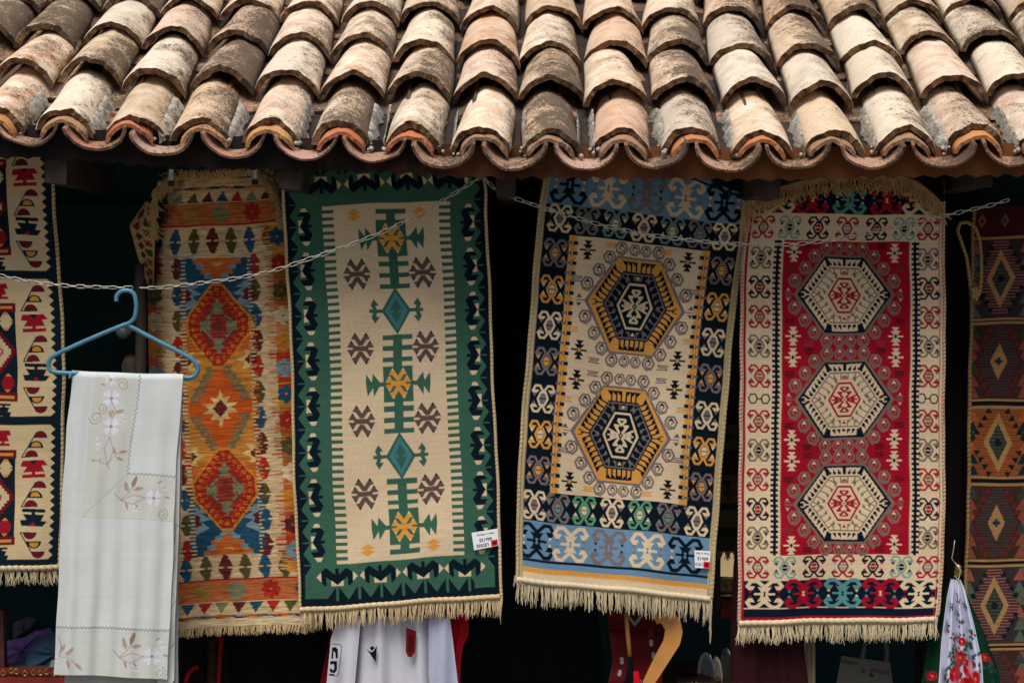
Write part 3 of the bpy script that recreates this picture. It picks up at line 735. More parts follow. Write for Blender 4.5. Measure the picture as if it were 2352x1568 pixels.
green_rug()

# ================================================================ NAVY / BLUE RUG
def navy_rug():
    NV = '091824'; CR = 'dec9a8'; GY = '786d70'; BL = '6a90b0'; GO = 'd99c4c'; GGN = '5e9a78'; TL = '6f8a86'
    U = 460; cv = Cv(0, -60, U, 939, NV)
    cv.rect(14, -60, 446, 70, BL); cv.rect(14, 797, 446, 903, BL)
    cv.rect(14, 884, 446, 890, NV); cv.rect(14, 903, 446, 915, GO); cv.rect(14, 915, 446, 940, CR)
    for u, c, t in zip((60, 147, 234, 321, 407), (NV, CR, GY, CR, NV), (CR, GY, NV, GY, CR)): bighorn(cv, u, 22, c, t, BL if c != CR else GY, BL, 1.06, 1.05)
    for u, c, t in zip((46, 124, 213, 303, 391), (NV, CR, GY, CR, NV), (CR, GY, NV, GY, CR)): bighorn(cv, u, 842, c, t, BL if c != CR else BL, BL, 1.04, .98)
    for u, c, t in zip((48, 109, 172, 235, 298, 359, 414), (CR, GY, TL, CR, TL, GY, CR), (GY, TL, CR, GY, CR, TL, GY)): ramhorn(cv, u, 101, c, t, t, .97, .97)
    for u, c, t in zip((38, 92, 153, 217, 281, 347, 413), (CR, GY, GGN, CR, GGN, GY, CR), (GY, TL, CR, GY, CR, TL, GY)): ramhorn(cv, u, 761, c, t, t, .97, 1.02)
    for i, v in enumerate((181, 265, 348, 431, 517, 599, 681)):
        c, t = ((GY, GO), (GO, CR), (CR, GY), (GY, GO), (CR, GY), (GO, CR), (GY, GO))[i]
        ramhorn(cv, 44, v, c, t, t, .94, 1.02); ramhorn(cv, 418, v, c, t, t, .94, 1.02)
    # field
    cv.rect(81, 137, 379, 727, CR)
    for sx, uc in ((-1, 82), (1, 377)):
        cv.rect(uc-(10 if sx > 0 else 8), 137, uc+(8 if sx > 0 else 10), 727, CR); cv.rect(uc-3.6, 137, uc+3.6, 727, NV)
        for k in range(26):
            v = 142+k*23.2
            if v > 724: break
            cv.rect(uc-9, v-5.5, uc+9, v+5.5, GO)
            i0 = uc+2 if sx < 0 else uc-12
            cv.rect(i0, v+7, i0+10, v+16, NV)
            o0 = uc-12 if sx < 0 else uc+3
            cv.rect(o0, v+8, o0+9, v+15, GY)
        cv.rect(uc-1.7, 139, uc+1.7, 725, GO)
    sn = [(111, 38), (88, 72), (67, 104), (42, 128), (13, 128)]
    for (x, y) in ((233, 283), (227, 581)):
        medallion(cv, x, y, (106, 107, 47), GO, NV, NV, GY, CR, NV, GY, CR, GY, NV, (71, 76, 33), (41, 53, 18), GY, sn, CR, CR)
    for x in (116, 340):
        for y in (167, 397, 465, 697): starx(cv, x, y, NV, GO)
    for x, y, s in ((168, 152, 1), (290, 152, -1), (97, 236, 1), (361, 236, -1), (97, 352, 1), (361, 352, -1), (97, 512, 1), (361, 512, -1), (97, 628, 1), (361, 628, -1), (160, 712, 1), (292, 712, -1)):
        smark(cv, x, y, s, GO if y in (152, 352, 512, 712) else GY)
    for x, y, s in ((152, 417, 1), (308, 417, -1), (152, 447, 1), (308, 447, -1)): smark(cv, x, y, s, GY)
    cv.T(); cv.streak(.05, 0, 2, 4)
    cv.rect(0, -60, 14, 940, 'c9b78f'); cv.rect(446, -60, 460, 940, 'c9b78f')
    # the folded top edge runs diagonally: a dark selvage line
    for u0 in range(250, 452, 4): cv.rect(u0, -48+ (u0-250)*.262, u0+5, -43+(u0-250)*.262, NV)
    rt = rug("tilted navy rug with two gold hexagon medallions and light blue end bands")
    f0 = folds(.37, 11, .010)
    def dp(u, v): return f0(u, v)+.03*np.clip((u-400)/60, 0, 1)**2*np.clip(1-v/700, 0, 1)
    L = [(-60, 1254, 340), (0, 1250, 395), (135, 1234.5, 530), (309, 1219, 704), (521, 1203, 916), (763, 1187, 1158), (939, 1186, 1333)]
    Rr = [(-60, 1730, 390), (0, 1722, 449), (119, 1709, 567), (258, 1688.5, 704), (467, 1672, 910), (602, 1657, 1044), (781, 1647, 1221), (925, 1637, 1363), (939, 1636, 1377)]
    o, at = sheet("woven_panel", cv, L, Rr, U, dp, rt, mask=lambda u, v: v > np.maximum(-59, -66+(u-235)*.30), sm=30)
    for u in (2, 458):
        cord("edge_binding", [at(u, v, -.001) for v in range(-55 if u < 9 else 4, 938, 6)], .0058, rt, 'cbb992', 'a08d68')
        cord("edge_stitching", [at(u+(9 if u < 9 else -9), v, -.001) for v in range(-55 if u < 9 else 4, 938, 6)], .0026, rt, 'd2c29c', '8f7e5c')
    cord("hem", [at(u, 936, -.003) for u in range(0, 461, 8)], .0085, rt, 'd9ccb0', 'd1c3a5')
    fringe("fringe", lambda t: at(1+458*t, 940), .066, 520, rt, 'cfc2a3', 9, lv=.3)
    fringe("tassel", lambda t: at(456+4*t, 936, -.004), .125, 16, rt, 'cdbf9f', 10, clump=16, wild=.1)
    fringe("tassel", lambda t: at(-1-3*t, 928, -.004), .03, 10, rt, 'cdbf9f', 11, clump=5, wild=1.5)
    q = [(1595, 1263), (1632, 1265), (1630, 1305), (1596, 1303)]
    size_label(rt, q, float(dp(np.array([[430.]]), np.array([[850.]]))[0, 0])-.014, [("UD3", .30, .78, 9), ("60x12", .52, .45, 9.5), ("Made in Alba", .5, .15, 5.5)], (.58, .99, .62, .97))
navy_rug()

# ================================================================ RED RUG
def red_rug():
    NV = '0d182b'; CR = 'dec9a8'; GY = '7d6c62'; RD = 'a31029'; SG = '86a39a'; TQ = '568f92'
    U = 465; cv = Cv(0, -34, U, 990, CR)
    cv.rect(8, -34, 457, 50, NV); cv.rect(8, 892, 457, 978, NV); cv.rect(8, 977, 457, 987, RD); cv.rect(8, 955, 457, 957.5, CR)
    cs = [(CR, RD, NV), (RD, TQ, CR), (TQ, CR, NV), (RD, TQ, CR), (CR, RD, NV)]
    for u, (c, t, d_) in zip((70, 149, 238, 327, 404), cs): bighorn(cv, u, 17, c, t, d_, NV, 1.03, .78)
    for u, (c, t, d_) in zip((59, 148, 238.5, 326, 414), cs): bighorn(cv, u, 923, c, t, d_, NV, 1.10, .76)
    row = [(RD, SG), (SG, NV), (NV, RD), (RD, SG), (NV, RD), (SG, NV), (RD, SG)]
    for u, (c, t) in zip((41, 103, 170, 237.5, 306, 371, 427), row): ramhorn(cv, u, 82, c, t, t, .94, .82)
    for u, (c, t) in zip((43, 105, 171.6, 237.5, 305.6, 370, 430), row): ramhorn(cv, u, 862, c, t, t, .94, .80)
    seq = [(152.6, GY, NV), (220.5, NV, RD), (288.6, RD, GY), (355.8, GY, NV), (424, RD, GY), (527, RD, GY), (593, GY, NV), (660, RD, GY), (728, NV, RD), (794, GY, NV)]
    for u in (43, 428):
        for v, c, t in seq: ramhorn(cv, u, v, c, t, t, .92, .84)
        for sx in (-1, 1): cv.T(u+sx*14, 475.5).line(hexp(10, 10, 5), 3, NV, True)
        cv.T(u, 475.5).line([(-6, 0), (6, 0)], 3, NV).T()
    # field
    cv.rect(93, 111, 387, 834, RD)
    for m in (0, 1):
        X = (lambda u: u) if m == 0 else (lambda u: 480-u)
        def rc(a, b, c, d_, col): cv.rect(min(X(a), X(c)), b, max(X(a), X(c)), d_, col)
        rc(72, 111, 93, 834, CR); rc(78, 112, 85, 834, NV)
        for k in range(61):
            v = 113+k*11.85; rc(72, v, 79, v+6, NV); rc(84, v, 90, v+6, NV)
        for k in range(122): rc(89, 113+k*5.93, 95, 115.6+k*5.93, CR)
    sn = [(113, 31), (90.5, 60), (69, 88), (42, 106), (13, 107)]
    for (x, y) in ((236, 235), (237, 477), (238, 717)):
        medallion(cv, x, y, (106.5, 87.5, 45), NV, CR, CR, GY, RD, CR, GY, 'a01a2c', GY, CR, (78, 65, 33), (38, 41, 15), GY, sn, NV, RD)
    for x in (119, 352):
        for y in (138, 331, 380, 569, 618, 811): starx(cv, x, y, CR, NV, .98)
    for i, y in enumerate((174, 295, 418, 537, 660, 775)):
        for x, s in ((112, 1), (362, -1)): smark(cv, x, y, s, ('7a3038', '2a161c')[i in (1, 2, 3, 4)], .9)
    for y in (347, 365, 585, 603, 822):
        for x, s in ((155, 1), (318, -1)): smark(cv, x, y, s, ('2a161c' if y in (365, 603, 585, 822) else '8a3a40'), .85)
    for x, s in ((150, 1), (322, -1)): smark(cv, x, 121, s, '2a161c', .85)
    cv.T(); cv.streak(.05, 0, 2, 5)
    cv.rect(0, -34, 6, 990, 'cfc0a2'); cv.rect(7, -34, 12.5, 990, RD); cv.rect(452, -34, 454, 990, 'a04048')
    rt = rug("red rug with three cream hexagon medallions, its fringed top folded over")
    f0 = folds(.37, 23, .0075, 465)
    def dp(u, v): return f0(u, v)+.05*np.clip((60-u)/60, 0, 1)**2*np.clip(1-v/200, 0, 1)
    L = [(-34, 1726, 408), (36, 1719, 476), (140, 1705, 580), (295, 1702, 735), (487, 1698.5, 927), (657, 1698.5, 1097), (990, 1694, 1430)]
    Rr = [(-34, 2168, 411), (16, 2172, 459), (120, 2169, 565), (290, 2170, 733), (487, 2170, 927), (657, 2170, 1097), (850, 2166, 1288), (960, 2161, 1398), (990, 2155, 1421)]
    o, at = sheet("woven_panel", cv, L, Rr, U, dp, rt, mask=lambda u, v: v > np.maximum(-30, np.maximum(40-(u)*.55, 22-(455-u)*.6)), sm=20)
    cord("edge_binding", [at(2, v, -.001) for v in range(40, 990, 6)], .0050, rt, 'ddd0b4', 'a0303c')
    cord("edge_binding", [at(463, v, -.001) for v in range(20, 984, 6)], .0050, rt, 'd8c5a0', '9a4a48')
    cord("hem", [at(u, 990, -.002) for u in range(2, 464, 8)], .0085, rt, 'dccdb0', 'c9b996')
    fringe("fringe", lambda t: at(0+465*t, 996, .002), .062, 540, rt, 'd6c7a6', 19, lv=.22, wild=.5)
    # end folded over the hanger, its fringe lying over the rug's head
    cf = 'd2b27c'
    lip = [(1711, 500), (1722, 455), (1760, 440), (1796, 428), (1850, 412), (1930, 402), (2010, 398), (2070, 402), (2110, 420), (2142, 445), (2166, 470)]
    def lipat(t):
        n = len(lip)-1; i = min(n-1, int(t*n)); f = t*n-i
        return P(lip[i][0]*(1-f)+lip[i+1][0]*f, lip[i][1]*(1-f)+lip[i+1][1]*f, .352)
    mb = MB(); m = 70; vs = []; cc = []
    for i in range(m+1):
        t = i/m; p = Vector(lipat(t)); hgt = .018+.004*math.sin(i*.5)
        for z, y in ((.006, .02), (.004, .0), (-hgt*.5, -.006), (-hgt, -.002)): vs.append(p+Vector((0, y, z))); cc.append(tuple(x*(.7+.08*math.sin(i*1.3)) for x in lin(cf)))
    mb.add(vs, [(i*4+k, i*4+k+1, i*4+5+k, i*4+4+k) for i in range(m) for k in range(3)], cc); mb.build("folded_hem", WOOL, rt)
    fringe("folded_fringe", lambda t: tuple(Vector(lipat(t))+Vector((0, -.006, -.012))), .048, 600, rt, cf, 29, wild=1.1, clump=7, lv=.35)
red_rug()

# ================================================================ ORANGE KILIM
def kilim():
    SAND = 'd3b88e'; OR = 'c4662c'; RD = 'a42a22'; BL = '24506a'; OL = '55502c'; BR = '5e2a26'; GG = '7d8062'; GD = 'c9862c'; LB = '7c99a2'
    U = 345; cv = Cv(0, -12, U, 1018, SAND)
    C = 158; D = lambda x, y, c, w=14, h=25: (cv.T(x, y).poly([(-w, -2.5), (-4.5, -h), (4.5, -h), (w, -2.5), (4, -2), (4, 2), (w, 2.5), (4.5, h), (-4.5, h), (-w, 2.5), (-4, 2), (-4, -2)], c), cv.T())
    # end bands, mirrored
    for e in (0, 1):
        V = (lambda v: v) if e == 0 else (lambda v: 1003-v)
        def rc(a, b, c, d_, col): cv.rect(a, min(V(b), V(d_)), c, max(V(b), V(d_)), col)
        rc(0, -12, U, 3, 'cdb27e') if e == 0 else cv.rect(0, 998, U, 1020, 'd6c19a')
        cols = [BL, OR, OL, GG, RD, BR, GD, BL, LB, OR]
        r = random.Random(4+e)
        for k in range(26): rc(k*14-r.uniform(0, 7), 4+(k*37 % 3), k*14+16, 8+(k*17 % 4), cols[(k*7+e) % 10]); rc(k*14, 8, k*14+12, 12, cols[(k*3+2) % 10])
        tri = [OL, GG, OL, BR, BL, RD, GG, BR, BL, RD]
        for k in range(9):
            u = 22+k*38; a, b = (V(15), V(41)); 
            cv.poly([(u-16, b), (u+16, b), (u, a)], tri[(k+e*3) % 10])
        rc(0, 43, U, 93, 'b8683c'); rc(0, 92, U, 96, RD)
        for k, c in ((0, OL), (1, 'a87a3c'), (2, GG), (3, RD), (4, BL)):
            u = 20+k*76; v0 = V(68)
            for a in range(8): cv.T(u, v0, 1, 1, a*45).poly([(-2.5, 3), (-7, 13), (-3.5, 22), (3.5, 22), (7, 13), (2.5, 3)], c)
            cv.T()
        for k, c in enumerate((OL, BL, OL, BR, OL, BL, OL)): D(22+k*44.5-6, V(130 if e == 0 else 122), c, 17 if k == 3 else 15, 29)
    # side columns of split diamonds
    seq = [RD, OL, BL, BR]; v = 187.; i = 0
    while v < 850:
        D(246, v, seq[i % 4]); D(66, v+4, [BR, BL, OL, RD][i % 4], 13, 24); v += 58.6; i += 1
    # rainbow flanks with lobed flowers
    r = random.Random(9); fl = ['c2563a', 'b33a28', 'c98a3c', 'b9622e', '9a6a30', 'c0603a', 'd08a4c']
    for a0, a1 in ((272, U), (0, 34)):
        v = 100
        while v < 890:
            h = r.choice((3, 4, 6, 9)); c = fl[int(v/55+r.random()*1.3) % 7] if r.random() < .75 else SAND
            j = r.uniform(-7, 7); cv.rect(a0+j if a0 else 0, v, a1 if a0 else a1+j, v+h*.55, c)
            cv.rect(a0+16 if a0 else 0, v, a1 if a0 else a1-14, v+h, c if c != SAND else fl[int(v/55) % 7]); v += h
        for k, c in enumerate((BL, RD, OL, 'e0c9a2', GD, LB, BL, RD, OL, 'e0c9a2', GD, BR, LB)):
            u = (305 if a0 else 12); vv = 128+k*60
            for a in range(6): cv.T(u, vv, 1, 1, a*60).poly([(-3, 3), (-9, 11), (-4, 21), (4, 21), (9, 11), (3, 3)], c)
            cv.T()
    # centre panel
    a, b = C-72, C+72
    cv.rect(a, 168, b, 852, OR); cv.rect(a, 168, b, 320, BL); cv.rect(a, 701, b, 852, BL)
    for k in range(78):
        v = 170+k*8.8
        if v > 850: break
        c = BL if v < 300 or v > 715 else [OR, GD, OR, BR, OR, RD, OR, GG][k % 8]
        c = BR if k % 17 in (8, 9, 10) else c
        cv.rect(a-15, v, a+2, v+4.6, c); cv.rect(b-2, v, b+15, v+4.6, c)
        cv.rect(a-2, v+4.6, a+1, v+8.8, SAND); cv.rect(b-1, v+4.6, b+2, v+8.8, SAND)
    for sy, v0 in ((1, 168), (-1, 852)):     # inverted orange triangles and light blue steps
        cv.T(C, v0, 1, sy).poly([(-60, 0), (60, 0), (10, 58), (-10, 58)], LB).poly([(-46, 0), (46, 0), (5, 50), (-5, 50)], OR).poly([(-14, 12), (14, 12), (8, 18), (-8, 18)], 'e0a860')
        for sx in (-1, 1):
            for k in range(4): cv.T(C+sx*(20+k*9), v0+sy*(42-k*11), 1, 1).rect(-8, -4, 8, 5, OR if k % 2 else LB)
            cv.T(C+sx*58, v0+sy*84, sx, 1).poly([(14, -34), (-16, -18), (0, -15), (-22, -2), (0, 3), (-18, 18), (14, 34)], LB).poly([(14, -16), (0, -8), (5, 1), (-2, 9), (14, 16)], BR)
    # middle section: star with zig-zag grey serpents
    v = 511
    cv.T(C, v).poly([(-40, -11), (-14, -12), (-22, -26), (-6, -24), (0, -46), (6, -24), (22, -26), (14, -12), (40, -11), (24, 0), (40, 11), (14, 12), (22, 26), (6, 24), (0, 46), (-6, 24), (-22, 26), (-14, 12), (-40, 11), (-24, 0)], 'd9bd7c').poly([(-17, 0), (0, -21), (17, 0), (0, 21)], '6a2a2c')
    cv.poly([(-72, -128), (72, -128), (72, 128), (-72, 128)], 'c8843a').poly([(-8, -112), (8, -112), (70, -12), (70, 12), (8, 112), (-8, 112), (-70, 12), (-70, -12)], 'cb5a22')
    cv.poly([(-40, -11), (-14, -12), (-22, -26), (-6, -24), (0, -46), (6, -24), (22, -26), (14, -12), (40, -11), (24, 0), (40, 11), (14, 12), (22, 26), (6, 24), (0, 46), (-6, 24), (-22, 26), (-14, 12), (-40, 11), (-24, 0)], 'd9bd7c').poly([(-17, 0), (0, -21), (17, 0), (0, 21)], '6a2a2c')
    for sx in (-1, 1):
        for sy in (-1, 1):
            cv.T(C, v, sx, sy).line([(14, 98), (62, 22)], 9, '7b7050')
            for k in range(5):
                x, y = sx*(20+k*9), sy*(90-k*16)
                cv.T(C+x, v+y, sx, sy).poly([(-12, 6), (-12, -8), (0, -12), (9, -6), (9, 5), (0, 7)], '7b7050').poly([(-7, -5), (0, -6), (-1, 1), (-6, 1)], OR)
            cv.T(C, v, sx, sy).poly([(70, 88), (52, 86), (60, 100), (40, 108), (62, 118), (56, 130), (70, 128)], 'd9bd7c').poly([(70, 96), (58, 108), (70, 120)], BR)
    for vc in (322, 699):
        cv.T(C, vc).poly([(-13, -97), (13, -97), (72, -22), (72, 20), (13, 97), (-13, 97), (-72, 20), (-72, -22)], GD)
        cv.poly([(-11, -91), (11, -91), (67, -20), (67, 18), (11, 91), (-11, 91), (-67, 18), (-67, -20)], RD)
        hx = [(-10, -84), (10, -84), (60, -19), (60, 17), (10, 84), (-10, 84), (-60, 17), (-60, -19)]
        for e in range(8):
            (x0, y0), (x1, y1) = hx[e], hx[(e+1) % 8]; m_ = max(1, int(math.hypot(x1-x0, y1-y0)/15))
            for k in range(m_):
                t = (k+.5)/m_; x, y = x0+(x1-x0)*t, y0+(y1-y0)*t; l = math.hypot(x, y); ux, uy = x/l, y/l
                cv.T(C+x-ux*3, vc+y-uy*3).poly([(-5, -5), (4, -4), (5, 1), (1, 5), (-4, 3)], 'c9782c' if k % 2 else GD).rect(-1, -2, 3, 2, RD)
                cv.T(C+x-ux*13, vc+y-uy*13).poly([(-4, -2), (3, -3), (3, 2), (-3, 3)], 'c84a26')
        cv.T(C, vc).poly([(-44, 0), (-26, -32), (0, -58), (26, -32), (44, 0), (26, 32), (0, 58), (-26, 32)], '7e3630')
        for k in range(13): cv.T(C, vc).rect(-36+abs(k-6)*4, -52+k*8, 36-abs(k-6)*4, -50+k*8, 'b8452f')
        for sx, sy in ((0, -1), (0, 1), (-1, 0), (1, 0)):
            px, py = sx*30, sy*40
            cv.T(C+px, vc+py).poly([(-15, -11), (15, -11), (7, 0), (15, 11), (-15, 11), (-7, 0)] if sx == 0 else [(-12, -13), (0, -5), (12, -13), (12, 13), (0, 5), (-12, 13)], GG)
        for sy in (-1, 1): cv.T(C, vc+sy*54).poly([(-8, -9*sy), (8, -9*sy), (3, 5*sy), (9, 9*sy), (-9, 9*sy), (-3, 5*sy)], GG)
        cv.T(C, vc).poly([(-15, 0), (0, -17), (15, 0), (0, 17)], '7a2f2e')
        for sx in (-1, 1): cv.T(C, vc, sx, 1).line([(18, 24), (34, 6)], 5, GG).line([(18, -24), (34, -6)], 5, GG)
    cv.T(); cv.streak(.20, 1.2, 3, 6, 24); cv.streak(.12, 0, 5, 16, 40)
    rt = rug("narrow orange and red kilim rug with diamond medallions, clipped to a wire hanger")
    f0 = folds(.46, 31, .006, 345)
    def dp(u, v): return f0(u, v)+.16*np.clip((62-u)/62, 0, 1)**2-.02*np.clip(1-v/120, 0, 1)*np.sin(np.clip(u/300, 0, 1)*np.pi)
    L = [(-12, 383, 414), (0, 368, 433), (60, 352, 492), (160, 343, 590), (267, 338, 700), (417, 341, 850), (667, 352, 1100), (1018, 374, 1446)]
    Rr = [(-12, 640, 404), (0, 655, 415), (60, 668, 470), (185, 680, 600), (385, 695, 800), (685, 708, 1100), (1018, 728, 1430)]
    o, at = sheet("woven_panel", cv, L, Rr, U, dp, rt, sm=22)
    fringe("fringe", lambda t: at(345*t, 1016, .002), .030, 430, rt, 'cdb688', 41, lv=.18, wild=.4)
    # short fringe standing up along the clipped head, and the folded corners with their hanging fringe
    top = [(385, 410), (412, 400), (450, 398), (500, 396), (540, 393), (575, 391), (610, 396), (625, 408)]
    def pl(pts, Y):
        def f(t):
            n = len(pts)-1; i = min(n-1, int(t*n)); g = t*n-i; yy = Y if not isinstance(Y, tuple) else Y[0]*(1-t)+Y[1]*t
            return P(pts[i][0]*(1-g)+pts[i+1][0]*g, pts[i][1]*(1-g)+pts[i+1][1]*g, yy)
        return f
    fringe("head_fringe", pl([(x, y+14) for x, y in top], .438), .030, 300, rt, 'caa772', 43, dirv=(.25, -.15, .9), wild=1.2, clump=5)
    fc = 'd2b07c'
    for nm, pts, Ls, side in (("l", [(404, 404), (383, 412), (366, 424), (356, 442), (352, 470), (352, 505), (350, 530)], .040, -1), ("r", [(596, 398), (612, 404), (624, 416), (632, 432), (640, 455), (645, 480), (648, 500)], .036, 1)):
        mb = MB(); m = 40; f = pl(pts, .420); vs = []; cc = []
        for i in range(m+1):
            p = Vector(f(i/m)); s_ = (.010+.004*math.sin(i*.7))
            for k, (dx, dy, dz) in enumerate(((-1, .012, .2), (-.4, -.004, .5), (.5, -.006, -.1), (1.1, .010, -.7))): vs.append(p+Vector((dx*s_*-side, dy, dz*s_))); cc.append(tuple(x*(.6+.1*math.sin(i*1.1)) for x in lin(fc)))
        mb.add(vs, [(i*4+k, i*4+k+1, i*4+5+k, i*4+4+k) for i in range(m) for k in range(3)], cc); mb.build("folded_corner_hem", WOOL, rt)
        fringe("folded_corner_fringe", pl([(x+side*-4, y) for x, y in pts], .412), Ls, 230, rt, fc, 47+side, dirv=(side*.12, -.05, -1), wild=1.0, clump=6)
    # folded-back left corner showing more of the pattern
    cw = Cv(0, 0, 60, 180, 'c9ab7c')
    for k in range(9):
        cw.T(12+k*2, 20+k*22).poly([(-8, 0), (3, -10), (12, 2), (2, 11)], '8a2f28' if k % 2 else '6a3a28')
        cw.T(40, 14+k*22).poly([(-12, -9), (14, -6), (14, 9), (-4, 7)], ('94382c', '4a4a34', 'a0542c')[k % 3])
    cw.T(); cw.streak(.16, .8, 3, 8, 20)
    sheet("folded_corner", cw, [(0, 334, 462), (40, 297, 518), (110, 315, 585), (180, 338, 652)], [(0, 352, 470), (60, 356, 540), (180, 352, 660)], 60, lambda u, v: .48+.08*(1-u/60)+0*v, rt, sm=4)
    cw = Cv(0, 0, 30, 110, '5a2f2a')
    for k in range(7): cw.T(15, 10+k*16).rect(-15, -3, 15, 2, ('7a4a30', '3a3a30', '8c3a2c')[k % 3])
    cw.T().streak(.15, .8, 3, 2, 20)
    sheet("folded_corner", cw, [(0, 612, 402), (50, 636, 450), (110, 648, 505)], [(0, 628, 402), (50, 648, 440), (110, 654, 500)], 30, lambda u, v: .445+.03*(u/30)+0*v, rt, sm=4)
kilim()

# ================================================================ CREAM RUG AT THE LEFT EDGE
def cream_rug():
    CR = 'cdb891'; NV = '10202b'; MR = '6a1624'; RD = '98172a'; GO = 'c98f3c'
    U = 465; cv = Cv(0, -20, U, 965, NV)     # u runs from the hidden left edge to the right binding
    X = lambda d_: U-d_
    def poly(pts, c, ox=0, oy=0, fy=1): cv.T().poly([(X(ox-x), oy+y*fy) for x, y in pts], c)
    for P0 in (-33-0, 300, 634):
        top, bot = P0, P0+ (314 if P0 < 634 else 310)
        cv.rect(X(439), top, X(29), bot, CR)
        k = 0; v = top
        while v < bot-2:
            h = (bot-top)/16
            for sd_ in (29, 436): s_ = 1 if sd_ == 29 else -1; cv.poly([(X(sd_), v), (X(sd_-s_*11), v+h/2), (X(sd_), v+h)], CR)
            v += h
        for d0, m in ((66, 1), (399, -1)):
            def grp(v, fy):
                for j, (dx, dy, c) in enumerate(((14, -21, MR), (4, 1, GO), (-6, 23, MR))):
                    y0 = v+fy*(dy+7)
                    if c == GO: cv.poly([(X(d0-m*dx)+17*math.cos(a*math.pi/12), y0+3*fy-fy*17*math.sin(a*math.pi/12)) for a in range(13)], NV); 
                    else: cv.poly([(X(d0-m*dx)+15.5*math.cos(a*math.pi/12), y0+1.5*fy-fy*16*math.sin(a*math.pi/12)) for a in range(13)], NV)
                    cv.poly([(X(d0-m*dx)+(11 if c == GO else 13.5)*math.cos(a*math.pi/12), y0-fy*(11 if c == GO else 13.5)*math.sin(a*math.pi/12)) for a in range(13)], c)
                cv.line([(X(d0-m*4), v-fy*24), (X(d0+m*28), v+fy*31), (X(d0+m*8), v+fy*31)], 2.6, NV)
                cv.line([(X(d0+m*16), v+fy*10), (X(d0-m*14), v+fy*10)], 2.2, NV)
            grp(P0+42, 1); grp(P0+157, 1); grp(P0+279, -1)
            for vc, fy, c, c2 in ((P0+100, 1, RD if P0 else MR, NV), (P0+214, -1, NV, RD)):
                H = [(-26, -18), (22, -20), (32, -8), (18, -7), (25, 7), (4, 8), (4, 13), (27, 12), (27, 20), (-26, 22), (-26, 14), (-4, 13), (-4, 8), (-24, 9), (-15, -4), (-30, -5)]
                cv.poly([(X(d0)+x, vc+y*fy) for x, y in H], c); cv.poly([(X(d0)+x, vc+y*fy) for x, y in ((-10, -19), (8, -19.5), (0, -9))], c2)
        # inner panel
        a, b = X(357), X(108)
        cv.rect(a, top+58, b, bot-34, NV)
        for (v0, v1) in ((top+56, top+76), (bot-54, bot-34)):
            cv.rect(a-2, v0, b+2, v1, MR); cv.rect(a+8, v0+7, b-6, v1-6.5, GO)
        for q in range(7):
            u0 = b-30-q*34
            H = [(-13, -14), (13, -15), (16, -5), (8, -5), (12, 5), (3, 6), (3, 9), (14, 9), (14, 14), (-14, 14), (-14, 9), (-3, 9), (-3, 6), (-12, 5), (-8, -5), (-16, -5)]
            cv.poly([(u0+x*1.1, top+30+y*1.25) for x, y in H], RD); cv.poly([(u0+x*1.1, bot-15-y*1.0) for x, y in H], NV)
        for uc in (b-60, b-125, b-190):
            vm = (top+bot)/2+10
            for k in range(10): 
                w_ = 56-k*5.5; hh = 8+k*7.3
                cv.rect(uc-w_, vm-hh, uc+w_, vm+hh, MR) if k % 1 == 0 else 0
            for k in range(8):
                w_ = 46-k*5.5; hh = 7+k*7.0; cv.rect(uc-w_, vm-hh, uc+w_, vm+hh, CR)
            for k in range(5): w_ = 28-k*5.5; hh = 6+k*6.0; cv.rect(uc-w_, vm-hh, uc+w_, vm+hh, RD)
            cv.rect(uc-10, vm-4, uc+24, vm+4, CR)
        for uc in (b-22, b-92, b-158):
            for vv, c, t in ((top+98, CR, GO), (bot-76, RD, GO)):
                cv.poly([(uc-16, vv-2), (uc-4, vv-20), (uc+4, vv-20), (uc+16, vv-2), (uc+7, vv), (uc+16, vv+2), (uc+4, vv+20), (uc-4, vv+20), (uc-16, vv+2), (uc-7, vv)], c)
                for s_ in (-1, 1): cv.poly([(uc-7, vv+s_*15), (uc+7, vv+s_*15), (uc, vv+s_*22)], t)
    cv.T().streak(.05, 0, 2, 12)
    cv.rect(0, 944, U, 966, NV)
    rt = rug("cream and maroon rug with half moon motifs, cut off at the left edge")
    dp = folds(.39, 51, .006, 465)
    Rr = [(-20, 114, 322), (0, 117, 341), (83, 122, 423), (301, 138, 641), (400, 143, 740), (525, 148, 865), (723, 145, 1063), (965, 137, 1303)]
    L = [(v, x-465, y+6) for v, x, y in Rr]
    o, at = sheet("woven_panel", cv, L, Rr, U, dp, rt)
    cord("edge_binding", [at(464, v, -.001) for v in range(-15, 965, 6)], .0060, rt, 'cbb58c', '7c6b50')
    cord("edge_binding", [at(1, v, -.001) for v in range(-15, 965, 6)], .0060, rt, 'cbb58c', '7c6b50')
    cord("hem", [at(u, 964, -.002) for u in range(0, 466, 8)], .0085, rt, 'd3c3a2', 'a8977a')
    fringe("fringe", lambda t: at(465*t, 970, .002), .050, 400, rt, 'cbbd9c', 53, clump=12, wild=.7)
cream_rug()

